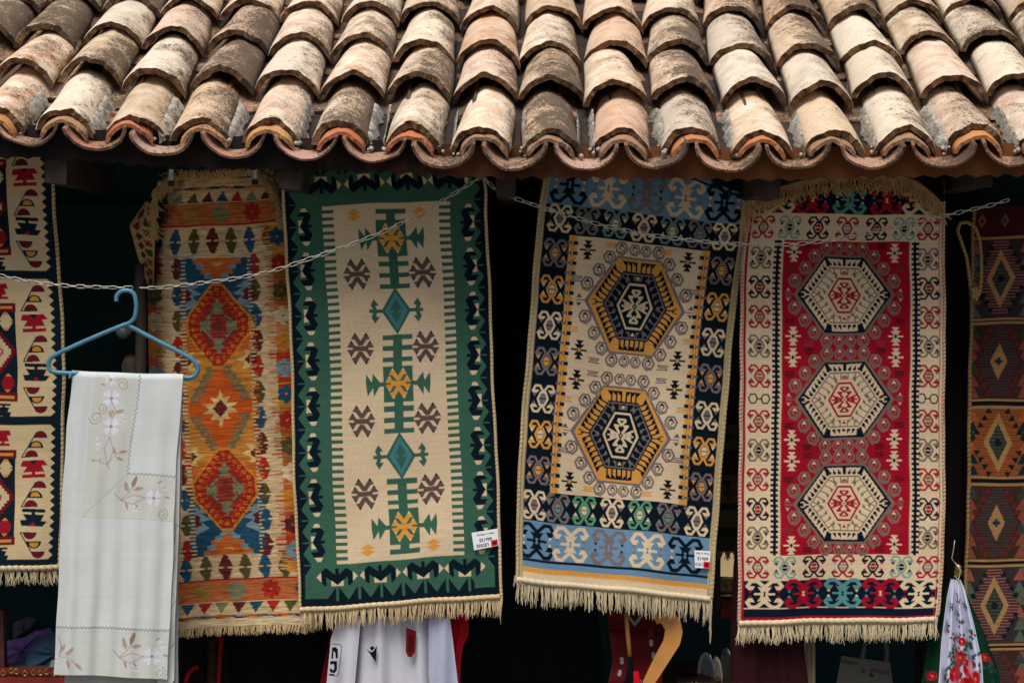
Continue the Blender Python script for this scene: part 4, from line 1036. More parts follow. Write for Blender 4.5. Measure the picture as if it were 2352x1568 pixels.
# ================================================================ DARK RUG ON THE RIGHT WALL
def right_rug():
    DK = '241a22'; TN = '957349'; TL = '14303a'; GG = '4c5648'; MR = '4a1820'; PK = '8a4a3c'
    U = 420; cv = Cv(0, 0, U, 1240, DK)
    y0s = [(0, 62, 'head'), (70, 262, 'a'), (266, 448, 'b'), (460, 625, 'c'), (636, 814, 'b'), (822, 1008, 'a'), (1014, 1200, 'b')]
    for a, b, k in y0s:
        if k == 'head':
            cv.rect(0, a, U, b, '3c141c')
            for i in range(8): cv.T(20+i*52, 32).poly([(-10, 0), (0, -17), (10, 0), (0, 17)], (PK, '5a4a4a')[i % 2]).poly([(-4, 0), (0, -6), (4, 0), (0, 6)], DK)
            cv.T(); continue
        h = b-a; m = (a+b)/2
        bgc = {'a': '30292a', 'b': '382620', 'c': '7a4626'}[k]
        cv.rect(0, a, U, b, bgc); cv.rect(0, a-1, U, a+5, TN); cv.rect(0, b-5, U, b, TN); cv.rect(0, b, U, b+9, '0c1216')
        for uc in (66, 228, 390):
            c1, c2, c3 = {'a': (TL, GG, PK), 'b': (GG, '7a4034', '2f3a34'), 'c': ('b07a34', '14262c', '9a5228')}[k]
            # triangles between the medallions
            for s_ in (-1, 1):
                for r_ in range(6):
                    y = a+8+r_*(h-16)/6; hh = (h-16)/6; x = uc+s_*74
                    cv.T().poly([(x-16, y), (x+16, y), (x, y+hh)], c1 if r_ % 2 else c2).poly([(x-s_*16-14, y+hh), (x-s_*16+14, y+hh), (x-s_*16, y)], c2 if r_ % 3 else c3)
            # stepped hexagon with stripes
            pts = []
            n = 5
            for q, (sx, sy) in enumerate(((1, -1), (1, 1), (-1, 1), (-1, -1))):
                seg = []
                for j in range(n+1):
                    x = 18+j*8; y = (h/2-8)*(1-j/(n+.6)); seg += [(x-8 if j else 0, y), (x, y-6)]
                if q % 2: seg = seg[::-1]
                pts += [(uc+sx*x, m+sy*y) for x, y in seg]
            cv.poly(pts, {'a': '3a2c34', 'b': '431c22', 'c': '8a4a26'}[k])
            for j in range(24):
                y = a+10+j*(h-20)/24; w_ = 44*(1-abs(y-m)/(h/2))+6
                if k == 'b': cv.rect(uc-w_, y, uc+w_, y+3.2, '2f3c35')
                else: cv.rect(uc-w_-6, y, uc+w_+6, y+1.6, '9c5f44' if k == 'a' else '5c3420')
            for s_ in (-1, 1):
                for r_ in range(4):
                    for t_ in (-1, 1): cv.poly([(uc+s_*(56-r_*9), m+t_*(18+r_*16)), (uc+s_*(40-r_*9), m+t_*(18+r_*16)), (uc+s_*(50-r_*9), m+t_*(32+r_*16))], '0f1a1f' if k != 'b' else '5a241f')
            if k == 'b':
                cv.T(uc, m).poly([(-20, 0), (0, -42), (20, 0), (0, 42)], TN).rect(-9, -3.5, 9, 3.5, TL).rect(-3.5, -9, 3.5, 9, TL).T()
            else:
                cv.T(uc, m).poly([(-33, 0), (0, -68), (33, 0), (0, 68)], TN).poly([(-21, 0), (0, -44), (21, 0), (0, 44)], '26302c')
                for j in range(10): cv.rect(-19+abs(j-4.5)*4, -38+j*8, 19-abs(j-4.5)*4, -36+j*8, '4a4c3c')
                cv.poly([(-9, 0), (-4, -8), (4, -8), (9, 0), (4, 8), (-4, 8)], '14161c').T()
    cv.T().streak(.12, .6, 2, 14, 30)
    rt = rug("dark wall rug with a column of tan diamonds, at the right edge", "rugs hung from the eave on wire hangers")
    dp = folds(.52, 61, .006, U)
    L = [(0, 2240, 476), (70, 2234, 546), (182, 2231, 658), (500, 2227, 975), (880, 2219, 1355), (1240, 2216, 1715)]
    Rr = [(v, x+U, y-8) for v, x, y in L]
    o, at = sheet("woven_panel", cv, L, Rr, U, dp, rt, scale=1.0)
    cord("edge_binding", [at(0, v, -.002) for v in range(0, 1200, 8)], .0062, rt, 'a8885c', '6e5636')
    tie = [(2240, 690), (2250, 672), (2254, 640), (2254, 590), (2250, 550), (2240, 522), (2222, 510), (2205, 512), (2199, 530), (2208, 556), (2220, 590), (2227, 640), (2230, 682)]
    cord("looped_tie", [P(x, y, .485-.03*math.sin(i*.26)) for i, (x, y) in enumerate(tie)], .0058, rt, 'b0915f', '7c6240')
    cord("tie_knot", [P(x, y, .475) for x, y in ((2228, 668), (2240, 660), (2247, 672), (2238, 684), (2232, 674), (2244, 668))], .0075, rt, 'b0915f', '8a7048')
right_rug()

# dim kilim hanging inside the shop, seen in the gap between the navy and the red rugs
def back_rug():
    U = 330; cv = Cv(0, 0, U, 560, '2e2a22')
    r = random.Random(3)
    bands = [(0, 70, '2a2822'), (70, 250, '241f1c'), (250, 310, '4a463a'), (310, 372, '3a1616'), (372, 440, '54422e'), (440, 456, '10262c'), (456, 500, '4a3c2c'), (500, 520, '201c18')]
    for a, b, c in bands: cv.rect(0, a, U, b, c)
    for k in range(9):
        u = 18+k*37
        for j in range(6): w_ = 17-abs(j-2.5)*5; cv.rect(u-w_, 90+j*20, u+w_, 102+j*20, ('14202c', '4a3a26')[j % 2])
        cv.T(u, 281).rect(-8, -8, 8, 8, '1c2a2a').rect(-3, -14, 3, 14, '1c2a2a').rect(-14, -3, 14, 3, '1c2a2a').T()
        cv.rect(u-18, 316, u-4, 368, '16283a'); cv.poly([(u-15, 384), (u+15, 384), (u, 410)], '2a2a20'); cv.poly([(u-15, 410), (u+15, 410), (u, 436)], '3c2e1e')
    cv.streak(.15, .6, 2, 15, 30)
    rt = rug("dim brown kilim seen between the navy and the red rugs", "rugs hung from the eave on wire hangers")
    dp = folds(.85, 71, .01, U)
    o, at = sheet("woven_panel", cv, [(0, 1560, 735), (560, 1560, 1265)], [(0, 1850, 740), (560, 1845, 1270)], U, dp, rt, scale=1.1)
    fringe("fringe", lambda t: at(U*t, 556, .0), .03, 150, rt, '7a6a50', 73)
back_rug()

# ================================================================ WHITE EMBROIDERED CLOTH ON A BLUE HANGER
def white_cloth():
    W = 'ccd3d6'; B2 = 'c6cbc8'; BRN = 'a38a80'; LF = 'ac988c'; PT = 'd9dde8'; LI = 'c4c6d8'; HOLE = '6f7a80'
    U = 265; cv = Cv(0, 0, U, 700, W)
    cv.poly([(55, 6), (160, 6), (150, 232), (265, 236), (265, 342), (48, 336)], B2)
    cv.rect(0, 592, U, 700, 'c7cdcc')
    def holes(x0, y0, x1, y1, n):
        for k in range(n):
            t = k/(n-1); x, y = x0+(x1-x0)*t, y0+(y1-y0)*t; o = 1.5*(-1)**k
            dx, dy = (x1-x0), (y1-y0); l = math.hypot(dx, dy); px, py = -dy/l, dx/l
            cv.T(x+px*o*.8, y+py*o*.8, 1, 1, 45).rect(-1.6, -1.6, 1.6, 1.6, HOLE)
        cv.T()
    holes(163, 6, 151, 232, 46); holes(151, 234, 264, 238, 24); holes(2, 592, 262, 597, 62)
    cv.line([(151, 234), (49, 336)], 1.1, 'a4a79c'); cv.line([(49, 336), (264, 342)], 1.1, 'a9aca2'); cv.line([(2, 601), (262, 606)], 1, 'b3b9b2')
    def fl(x, y, r_, n=12, sq=1):
        for k in range(n):
            a = 360*k/n; cv.T(x, y, 1, sq, 0); c, s_ = math.cos(R(a)), math.sin(R(a))
            cv.poly([(c*r_*.2-s_*r_*.07, s_*r_*.2+c*r_*.07), (c*r_*.7-s_*r_*.2, s_*r_*.7+c*r_*.2), (c*r_, s_*r_), (c*r_*.7+s_*r_*.2, s_*r_*.7-c*r_*.2), (c*r_*.2+s_*r_*.07, s_*r_*.2-c*r_*.07)], PT if k % 3 else LI)
        cv.T(x, y).ell(0, 0, r_*.18, r_*.18, 'a99080').T()
    def leaf(x, y, l, ang, c=LF): cv.T(x, y, 1, 1, ang).poly([(0, 0), (l*.35, -l*.2), (l*.75, -l*.14), (l, 0), (l*.7, l*.13), (l*.3, l*.14)], c).T()
    def curl(x, y, r_, sx=1, sy=1, a0=0):
        pts = []
        for k in range(26):
            a = a0+k*22; q = r_*(1-k/34); pts.append((x+sx*q*math.cos(R(a)), y+sy*q*math.sin(R(a))))
        cv.line(pts, 1.7, BRN)
    # vertical spray
    fl(93, 18, 16, 9); fl(97, 60, 23); fl(104, 124, 23); fl(78, 158, 10, 7); fl(76, 172, 8, 6); fl(128, 92, 8, 6); fl(134, 106, 8, 6); fl(124, 112, 7, 6)
    curl(122, 28, 15, 1, 1, -150); curl(78, 84, 13, -1, 1, 40); curl(66, 105, 16, -1, 1, 0)
    cv.line([(98, 66), (112, 92), (104, 104)], 1.8, BRN); leaf(108, 94, 26, -20); leaf(108, 98, 16, -120); leaf(94, 88, 18, 60)
    cv.line([(104, 148), (92, 175), (100, 208), (106, 222)], 1.6, BRN); cv.line([(104, 148), (114, 178), (106, 206), (100, 214)], 1.6, BRN); cv.line([(100, 210), (122, 188), (132, 182)], 1.6, BRN)
    leaf(120, 190, 20, -105); leaf(126, 184, 24, -8); leaf(120, 194, 22, 25); cv.line([(100, 212), (80, 206), (62, 200)], 1.3, BRN); leaf(74, 204, 12, 170); leaf(84, 207, 10, -100); leaf(82, 30, 14, 190)
    def spray(x, y):
        cv.T(); fl(x+68, y, 22, 12); fl(x+90, y-26, 10, 7); fl(x+26, y+26, 9, 6); fl(x+36, y+28, 8, 6)
        cv.line([(x-24, y-10), (x-8, y+6), (x+20, y-6), (x+48, y)], 1.7, BRN); cv.line([(x-8, y+6), (x+18, y+16), (x+48, y)], 1.7, BRN); cv.line([(x-8, y+4), (x+10, y-12), (x+22, y-30)], 1.6, BRN)
        leaf(x+8, y-12, 30, -110); leaf(x+16, y-22, 32, -72, '97796a'); leaf(x+18, y-18, 26, -10); leaf(x+2, y+10, 20, 70); leaf(x+24, y+14, 14, 50); leaf(x+74, y-34, 14, -30)
        leaf(x+92, y-4, 16, 10); curl(x+90, y+36, 14, 1, 1, -80)
    spray(148, 290); spray(160, 652)
    cv.line([(6, 612), (14, 634), (10, 655)], 1.4, '6d5c62'); cv.line([(4, 658), (30, 660), (50, 674)], 1.5, BRN); leaf(12, 650, 24, -60); leaf(26, 658, 28, -50); leaf(28, 662, 26, 75); leaf(46, 672, 26, 40); leaf(22, 652, 18, -20); fl(2, 664, 10, 6)
    # woven slub
    r = np.random.default_rng(3); cv.img *= (1+.022*smooth(r.normal(size=cv.H), 1)[:cv.H, None, None]+.016*r.normal(size=cv.W)[None, :, None])
    rt = empty("embroidered_tablecloth", P(290, 860, .15), "folded off-white linen cloth with pale floral embroidery draped over the blue hanger", "tablecloth")
    def dp(u, v): return .135+.0035*np.sin(u*.05+v*.003)*np.clip(v/300, 0, 1)+.022*np.clip((34-u)/34, 0, 1)**2+.004*np.sin(u*.13+1)*np.clip(v/500, 0, 1)+.012*np.clip(1-v/14, 0, 1)**2
    L = [(0, 165, 850), (40, 163, 890), (128, 152, 979), (345, 141, 1194), (590, 128, 1437), (700, 124, 1549)]
    Rr = [(0, 420, 860), (190, 407, 1048), (345, 399, 1200), (590, 390, 1440), (700, 385, 1559)]
    o, at = sheet("front_layer", cv, L, Rr, U, dp, rt, LINEN, .003, sm=12, scale=.86)
    c2 = Cv(0, 0, 60, 800, 'c3cbcb')
    c2.rect(0, 340, 60, 346, 'a8b0ae')
    for k in range(6): c2.T(48, 350+k*6, 1, 1, 45).rect(-2, -2, 2, 2, HOLE)
    c2.T().line([(50, 380), (40, 400), (54, 420), (44, 440)], 2, BRN); c2.line([(48, 500), (58, 520), (46, 540)], 2, BRN)
    for k in range(5): c2.T(46+k*3, 668-k*3, 1, 1, 45).rect(-2, -2, 2, 2, HOLE)
    c2.T()
    sheet("middle_layer", c2, [(0, 380, 862), (800, 360, 1625)], [(0, 421, 862), (190, 414, 1050), (350, 411, 1215), (560, 402, 1420), (800, 400, 1560)], 60, lambda u, v: .150+.004*np.sin(v*.02)+0*u, rt, LINEN, .003, sm=12, scale=.80)
    c3 = Cv(0, 0, 260, 790, 'bcc4c6'); c3.line([(190, 728), (206, 716), (222, 722)], 3, BRN)
    sheet("back_layer", c3, [(0, 175, 864), (700, 150, 1540), (790, 144, 1640)], [(0, 421, 864), (190, 417, 1050), (350, 413, 1215), (600, 409, 1460), (790, 406, 1640)], 260, lambda u, v: .172+.006*np.sin(u*.06)+0*v, rt, LINEN, .003, sm=12, scale=.74)
white_cloth()
def blue_hanger():
    rt = empty("clothes_hanger", P(290, 740, .15), "blue plastic clothes hanger hooked on the chain, carrying the white cloth", "hanger")
    def c(pts, Y=.15, k=8):
        # Catmull-Rom
        out = []; p = [pts[0]]+pts+[pts[-1]]
        for i in range(1, len(p)-2):
            for j in range(k):
                t = j/k; a, b_, c_, d_ = (np.array(q, float) for q in p[i-1:i+3])
                out.append(tuple(.5*((2*b_)+(-a+c_)*t+(2*a-5*b_+4*c_-d_)*t*t+(-a+3*b_-3*c_+d_)*t**3)))
        out.append(tuple(map(float, pts[-1]))); return [P(x, y, Y) for x, y in out]
    mb = MB(); mb.tube(c([(267, 692), (269, 678), (279, 669), (293, 667), (305, 672), (311, 684), (313, 705), (310, 726), (302, 738), (288, 746)], .15), .0068, 10); mb.build("hook", BLUEP, rt)
    mb = MB(); mb.tube(c([(290, 744), (240, 764), (180, 790), (135, 811), (117, 822), (111, 836), (116, 850), (132, 855), (170, 857), (300, 861), (410, 866), (436, 867), (450, 860), (455, 846), (448, 832), (430, 818), (380, 792), (330, 766), (290, 744)], .153), .0070, 10); mb.build("shoulder_bar", BLUEP, rt)
    mb = MB(); mb.tube([P(162, 856, .150), P(161, 866, .148), P(158, 868, .148)], .004, 8); mb.build("strap_notch", BLUEP, rt)
blue_hanger()

# ================================================================ CHAIN
def chain():
    rt = empty("hanging_chain", P(1112, 408, .17), "thin steel link chain looped along the row of rugs below the eave", "chain")
    def runs(name, pts, seed, Y0=.165):
        p = np.array(pts, float); dd = np.r_[0, np.cumsum(np.hypot(*np.diff(p, axis=0).T))]
        fx = np.poly1d([1]); tt = np.linspace(0, dd[-1], 400)
        x = np.interp(tt, dd, p[:, 0]); y = np.interp(tt, dd, p[:, 1]); x, y = smooth(x, 14), smooth(y, 14)
        d2 = np.r_[0, np.cumsum(np.hypot(np.diff(x), np.diff(y)))]
        L = 18.4; n = int(d2[-1]/L); r = random.Random(seed); mb = MB()
        for i in range(n+1):
            a, b_ = i*L, (i+1)*L+.0
            xa, ya, xb, yb = np.interp(a, d2, x), np.interp(a, d2, y), np.interp(b_, d2, x), np.interp(b_, d2, y)
            A, B = Vector(P(xa, ya, Y0)), Vector(P(xb, yb, Y0)); m = (A+B)/2; t = (B-A).normalized()
            ang = R(25 if i % 2 else 68)+r.uniform(-.25, .25)
            up = Vector((0, 0, 1)); side = (up*math.cos(ang)+Vector((0, -1, 0))*math.sin(ang)); side = (side-t*side.dot(t)).normalized()
            hl, hw = .0148, .0052; pts_ = []
            for k in range(14):
                an = 2*math.pi*k/14; cx = hl-hw if math.cos(an) > 0 else -(hl-hw)
                pts_.append(m+t*(cx+hw*math.cos(an))+side*hw*math.sin(an))
            mb.tube(pts_, .00145, 6, closed=True)
        mb.build(name, CHAINM, rt)
    runs("chain_run", [(-60, 620), (0, 633), (80, 649), (160, 657), (240, 660), (302, 661)], 1)
    runs("chain_run", [(322, 661), (360, 662), (430, 654), (520, 643), (620, 625), (700, 598), (790, 568), (880, 533), (960, 494), (1040, 447), (1108, 404)], 2)
    runs("chain_run", [(1110, 404), (1114, 424), (1132, 436), (1200, 462), (1300, 494), (1400, 522), (1500, 541), (1600, 554), (1720, 562), (1840, 561), (1950, 545), (2060, 521), (2180, 493), (2300, 466), (2313, 460)], 3, .175)
    # wire hook at the apex
    mb = MB(); mb.tube([P(1108, 378, .15), P(1106, 398, .15), P(1112, 408, .16), P(1118, 400, .165)], .0018, 6); mb.build("wire_hook", CHAINM, rt)
chain()

# ================================================================ METAL / CLEAR CLIPS
def clip(px, py, label, w=15, h=34, ang=0, Y=.30, tape=False):
    rt = empty("hanger_clip", P(px, py, Y), label, "clip", "clips holding the rugs up")
    a = P(px, py, Y); s = 1/771
    def bx(dx0, dz0, dx1, dz1, y0, y1, name, m):
        mb = MB(); mb.box((a[0]+dx0*s, a[1]+y0, a[2]-dz1*s), (a[0]+dx1*s, a[1]+y1, a[2]-dz0*s)); o = mb.build(name, m, rt, False)
        bv = o.modifiers.new("b", 'BEVEL'); bv.width = .0012; bv.segments = 2; return o
    if tape:
        mb = MB()
        for k in range(5): mb.box((a[0]+(-w/2+k*w/5)*s, a[1]-.004, a[2]-h*s), (a[0]+(-w/2+k*w/5+w*.13)*s, a[1]-.001, a[2]))
        mb.build("clip_ribs", CHAINM, rt, False); bx(-w/2, 0, w/2, h, -.001, .004, "clip_plate", CLIPM); bx(-w/2-1, h*.85, w/2+1, h, -.006, .0, "clip_lip", CHAINM); return
    bx(-w*.32, 4, w*.32, h, -.006, -.002, "clip_jaw", CLIPM); bx(-w*.45, h*.45, -w*.2, h, -.009, -.002, "jaw_rib", CHAINM); bx(w*.2, h*.45, w*.45, h, -.009, -.002, "jaw_rib", CHAINM)
    bx(-w*.5, h*.98, w*.5, h*1.35, -.010, .004, "rubber_pad", BLACKP)
    mb = MB(); mb.lathe((a[0], a[1]-.002, a[2]-8*s), [(0, -.006), (.007, -.004), (.0085, 0), (.007, .004), (0, .006)], 14); mb.build("clip_head", CLIPM, rt)
    mb = MB(); mb.tube([(a[0]+.004*math.cos(t*.7), a[1]-.008, a[2]-8*s+.004*math.sin(t*.7)) for t in range(9)], .0012, 5, closed=True); mb.build("spring_eye", CHAINM, rt)
clip(394, 384, "clear hanger clip on the orange kilim, left of its two clips")
clip(586, 381, "clear hanger clip on the orange kilim, right of its two clips")
clip(796, 366, "ribbed pale clip at the top of the green bordered rug", 11, 22, Y=.36, tape=True)
clip(1561, 384, "ribbed pale clip at the top of the navy rug", 11, 22, Y=.355, tape=True)
clip(1839, 390, "ribbed pale clip at the folded top of the red rug", 11, 22, Y=.335, tape=True)
rt = empty("wire_hanger", P(492, 398, .445), "thin wire trouser hanger holding the orange kilim under the eave", "hanger")
mb = MB(); mb.tube([P(372, 399, .445), P(640, 391, .445)], .0016, 6); mb.tube([P(492, 395, .445), P(494, 376, .445), P(492, 340, .45)], .0016, 6); mb.build("wire", CHAINM, rt)

# ================================================================ THINGS INSIDE AND BELOW
def solid_sheet(name, L, Rr, U, H, col, dp, label=None, cat=None, parent=None, draw=None, m=None, thick=.008, scale=.8, step=1.8, group=None):
    cv = Cv(0, 0, U, H, col, step)
    if draw: draw(cv)
    cv.T()
    o, at = sheet(name, cv, L, Rr, U, dp, parent, m or LINEN, thick, sm=6, scale=scale)
    if label: tag(o, label, cat, group)
    return o, at
fold = lambda Y0, a, k, ph=0: (lambda u, v: Y0+a*np.sin(u*k+ph+v*.002)+a*.5*np.sin(u*k*2.3+ph*2))
# curtains
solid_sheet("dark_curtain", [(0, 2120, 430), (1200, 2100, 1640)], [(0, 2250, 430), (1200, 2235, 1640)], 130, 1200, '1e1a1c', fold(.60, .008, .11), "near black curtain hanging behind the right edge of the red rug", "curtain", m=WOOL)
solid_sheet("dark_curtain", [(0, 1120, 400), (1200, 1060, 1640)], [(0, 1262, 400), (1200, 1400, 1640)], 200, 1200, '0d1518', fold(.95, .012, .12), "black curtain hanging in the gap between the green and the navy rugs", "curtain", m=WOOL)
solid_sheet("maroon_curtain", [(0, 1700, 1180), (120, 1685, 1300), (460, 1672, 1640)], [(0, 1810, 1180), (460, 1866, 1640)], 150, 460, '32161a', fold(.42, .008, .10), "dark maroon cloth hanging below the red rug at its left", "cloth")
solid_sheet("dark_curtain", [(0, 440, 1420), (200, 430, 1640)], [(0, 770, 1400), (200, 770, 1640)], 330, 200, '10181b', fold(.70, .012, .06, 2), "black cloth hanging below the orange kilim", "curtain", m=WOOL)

# dark stand with a knob behind the hanger hook
rt = empty("display_post", P(320, 860, .5), "dark worn display post with a round knob behind the blue hanger", "post")
mb = MB(); mb.tube([P(322, 605, .42), P(320, 660, .42), P(324, 760, .42), P(322, 900, .42), P(322, 1650, .42)], [.014, .017, .018, .017, .017], 10); mb.build("pole", WOODD, rt)
mb = MB(); c = P(283, 762, .40); mb.lathe(c, [(0, -.024), (.012, -.021), (.022, -.010), (.025, 0), (.022, .010), (.012, .021), (0, .024)], 18); mb.tube([c, P(322, 752, .42)], .007, 8); mb.build("knob", m_solid("grey_knob", (.02, .026, .03), (.09, .10, .11), 40, rough=.4), rt)
mb = MB(); mb.tube([P(300, 820, .46), P(302, 836, .45), P(308, 870, .45), P(312, 900, .46)], [.020, .034, .034, .02], 12); mb.build("bracket", m_solid("rusty_iron", (.02, .014, .012), (.06, .04, .032), 25), rt)

# white football shirt and the red one behind it
def shirts():
    rt = empty("football_shirt", P(900, 1560, .40), "white football shirt with a black emblem and a red crest below the green rug", "shirt")
    W = 'c2c4d2'
    dpb = lambda u, v: .42+.010*np.sin(u*.055+.4+v*.003)+.006*np.sin(u*.13)+.03*(np.abs(u-115)/115)**3
    solid_sheet("shirt_body", [(0, 800, 1415), (230, 790, 1640)], [(0, 1000, 1415), (230, 1022, 1640)], 230, 230, W, dpb, parent=rt, scale=.9)
    solid_sheet("sleeve", [(0, 775, 1420), (40, 760, 1465), (150, 750, 1570), (200, 748, 1600)], [(0, 830, 1412), (200, 812, 1608)], 60, 200, W, lambda u, v: .405+.010*np.sin(u*.08+1)+.0*v, parent=rt, scale=.9)
    solid_sheet("sleeve", [(0, 985, 1412), (130, 984, 1550), (160, 986, 1568)], [(0, 1034, 1420), (30, 1040, 1465), (150, 1053, 1570)], 60, 160, 'a9b0c8', lambda u, v: .400+.009*np.sin(u*.12+v*.01)+.0*v, parent=rt, scale=.9)
    ink = lin('0f1418')
    mb = MB(); Y = .395
    mb.prism([(842, 1490), (853, 1497), (858, 1494), (866, 1482), (863, 1519)], Y, .001, ink); mb.prism([(849, 1487), (855, 1482), (861, 1487), (854, 1494)], Y-.0005, .001, ink); mb.build("chest_emblem", LINEN, rt, False)
    mb = MB(); mb.prism([(933, 1440), (956, 1449), (953, 1497), (944, 1509), (936, 1506), (932, 1495)], Y, .001, lin('5a1216')); mb.prism([(938, 1458), (950, 1460), (948, 1490), (943, 1496), (938, 1488)], Y-.001, .001, lin('3c0e12')); mb.build("crest", LINEN, rt, False)
    # sleeve patch: outlined rectangle with heavy black figures on their side
    mb = MB(); Y = .378
    def seg(a, b, w_=1.4): 
        (x0, y0), (x1, y1) = a, b; dx, dy = x1-x0, y1-y0; l = math.hypot(dx, dy); nx, ny = -dy/l*w_/2, dx/l*w_/2
        mb.prism([(x0+nx, y0+ny), (x1+nx, y1+ny), (x1-nx, y1-ny), (x0-nx, y0-ny)], Y, .001, ink)
    for a, b in (((763, 1478), (781, 1479)), ((781, 1479), (785, 1484)), ((785, 1484), (778, 1546)), ((778, 1546), (773, 1552)), ((773, 1552), (755, 1549))): seg(a, b)
    for pts in ([(763, 1486), (770, 1485), (776, 1490), (776, 1510), (771, 1511), (770, 1498), (766, 1494), (765, 1512), (761, 1512)], [(759, 1517), (774, 1517), (774, 1536), (769, 1545), (759, 1543), (757, 1534), (762, 1535), (765, 1539), (768, 1533), (767, 1524), (758, 1525)], [(756, 1546), (768, 1547), (768, 1550), (756, 1549)]):
        mb.prism(pts, Y-.0005, .001, ink)
    mb.build("sleeve_patch", LINEN, rt, False)
    rt2 = empty("football_shirt", P(1060, 1500, .5), "red shirt hanging behind the white football shirt", "shirt")
    solid_sheet("sleeve", [(0, 1020, 1400), (60, 1030, 1470), (200, 1042, 1610)], [(0, 1078, 1408), (48, 1077, 1462), (52, 1064, 1478), (90, 1058, 1520), (200, 1056, 1610)], 60, 200, 'a81526', fold(.46, .005, .12), parent=rt2)
    solid_sheet("shirt_body", [(0, 760, 1440), (90, 742, 1530), (180, 726, 1620)], [(0, 1050, 1420), (180, 1060, 1600)], 330, 180, '7c1822', fold(.50, .008, .05), parent=rt2)
    rt3 = empty("dark_jacket", P(470, 1560, .55), "black jacket with red edging hanging below the orange kilim", "jacket")
    solid_sheet("jacket_body", [(0, 420, 1462), (200, 410, 1640)], [(0, 520, 1455), (200, 530, 1640)], 110, 200, '1a1214', fold(.60, .006, .1), parent=rt3)
    cord("red_piping", [P(x, y, .585) for x, y in ((456, 1531), (444, 1534), (434, 1545), (428, 1560), (424, 1600))], .007, rt3, '8c1a20', '8c1a20')
    cord("red_stripe", [P(x, y, .585) for x, y in ((508, 1460), (505, 1500), (502, 1560), (500, 1610))], .008, rt3, '8c1a20', '6c1418')
    cord("brown_stripe", [P(x, y, .588) for x, y in ((488, 1460), (487, 1520), (485, 1610))], .016, rt3, '33261c', '2a2018')
shirts()

# woven bag with a tan strap
def bag():
    rt = empty("woven_bag", P(1460, 1560, .45), "dark red woven shoulder bag with a curved tan handle, below the navy rug", "bag")
    def dr(cv):
        cv.rect(0, 44, 130, 48, '2c0d10')
        for x, y in ((20, 100), (102, 88), (96, 60), (18, 130), (108, 110)): cv.rect(x, y, x+8, y+14, 'a8b0a0')
        cv.rect(94, 36, 106, 54, '7a3420')
        cv.line([(46, 4), (62, 28), (80, 4)], 5, '9aa294'); cv.line([(52, 0), (62, 16), (72, 0)], 5, '1c2a2c')
        for k in range(3): cv.T(62+k*8, 140+k*10, 1, 1, 30).line([(0, 0), (10, 0), (10, 6), (4, 6), (4, 12)], 2.6, 'a8b0a0')
        cv.T().poly([(52, 150), (70, 130), (84, 190), (50, 190)], 'c0141e')
    solid_sheet("bag_body", [(0, 1394, 1404), (55, 1400, 1455), (110, 1408, 1520), (200, 1392, 1600)], [(0, 1525, 1410), (200, 1520, 1610)], 130, 200, '5c1a20', lambda u, v: .50+.012*np.sin(u*.04)+.01*np.sin(v*.07), parent=rt, draw=dr, thick=.03, m=WOOL)
    mb = MB()
    L = [(1505, 1424), (1520, 1432), (1528, 1446), (1524, 1470), (1505, 1505), (1478, 1562), (1466, 1620)]; Q = [(1545, 1400), (1563, 1425), (1568, 1450), (1562, 1478), (1545, 1505), (1500, 1575), (1488, 1630)]
    vs = [P(x, y, .40) for x, y in L]+[P(x, y, .395) for x, y in Q]; n = len(L); vs += [(x, y+.008, z) for x, y, z in vs]
    fs = []
    for i in range(n-1): fs += [(i, n+i, n+i+1, i+1), (2*n+i, 2*n+i+1, 3*n+i+1, 3*n+i), (i, i+1, 2*n+i+1, 2*n+i), (n+i, 3*n+i, 3*n+i+1, n+i+1)]
    mb.add(vs, fs); mb.build("handle", WOODO, rt, False)
    mb = MB(); mb.tube([P(1500, 1405, .43), P(1508, 1415, .41), P(1516, 1428, .40)], .012, 8); mb.tube([P(1438, 1400, .44), P(1442, 1455, .44), P(1447, 1512, .44)], [.007, .0075, .0065], 8); mb.build("handle_rod", WOODO, rt)
    fringe("tassel", lambda t: P(1444+8*t, 1508, .43), .12, 90, rt, '0c1014', 61, rad=.002, wild=1.2, clump=9)
    fringe("red_tassel", lambda t: P(1456+10*t, 1540, .42), .10, 40, rt, 'd01822', 62, rad=.002, wild=1.6, clump=9)
bag()
# pots and glass on a shelf behind the navy rug's corner
rt = empty("display_table", P(1600, 1560, .75), "dark wooden trestle under the fringe of the navy rug", "table")
mb = MB(); mb.prism([(1695, 1515), (1700, 1500), (1820, 1560), (1820, 1590), (1650, 1640), (1640, 1640)], .95, .03); 
mb.build("brace", WOODD, rt, False)
mb = MB(); mb.prism([(1740, 1400), (1752, 1400), (1752, 1640), (1740, 1640)], .99, .05); mb.build('leg', WOODD, rt, False)
mb = MB(); mb.prism([(1555, 1560), (1720, 1560), (1760, 1600), (1540, 1600)], .62, .35); mb.build("table_top", WOODD, rt, False)
def plate(px, py, rx, ry, Y, label, m, tilt=.3):
    c = P(px, py, Y); s = 1/771; mb = MB(); prof = []
    n = 28
    vs = []; fs = []
    for j, (k, dy) in enumerate(((0, .012), (.55, .010), (.75, .004), (1, -.004), (1.0, .0), (.7, .010))):
        for i in range(n):
            a = 2*math.pi*i/n; vs.append((c[0]+rx*s*k*math.cos(a)+tilt*.0*ry, c[1]+dy-.03*math.cos(a)*k, c[2]+ry*s*k*math.sin(a)))
    for j in range(5): fs += [(j*n+i, j*n+(i+1) % n, (j+1)*n+(i+1) % n, (j+1)*n+i) for i in range(n)]
    mb.add(vs, fs); o = mb.build("display_plate", m, None); tag(o, label, "plate", "plates leaning below the navy rug"); return o
plate(1622, 1552, 22, 62, .66, "blue and silver glass plate on edge below the navy rug", GLASSY)
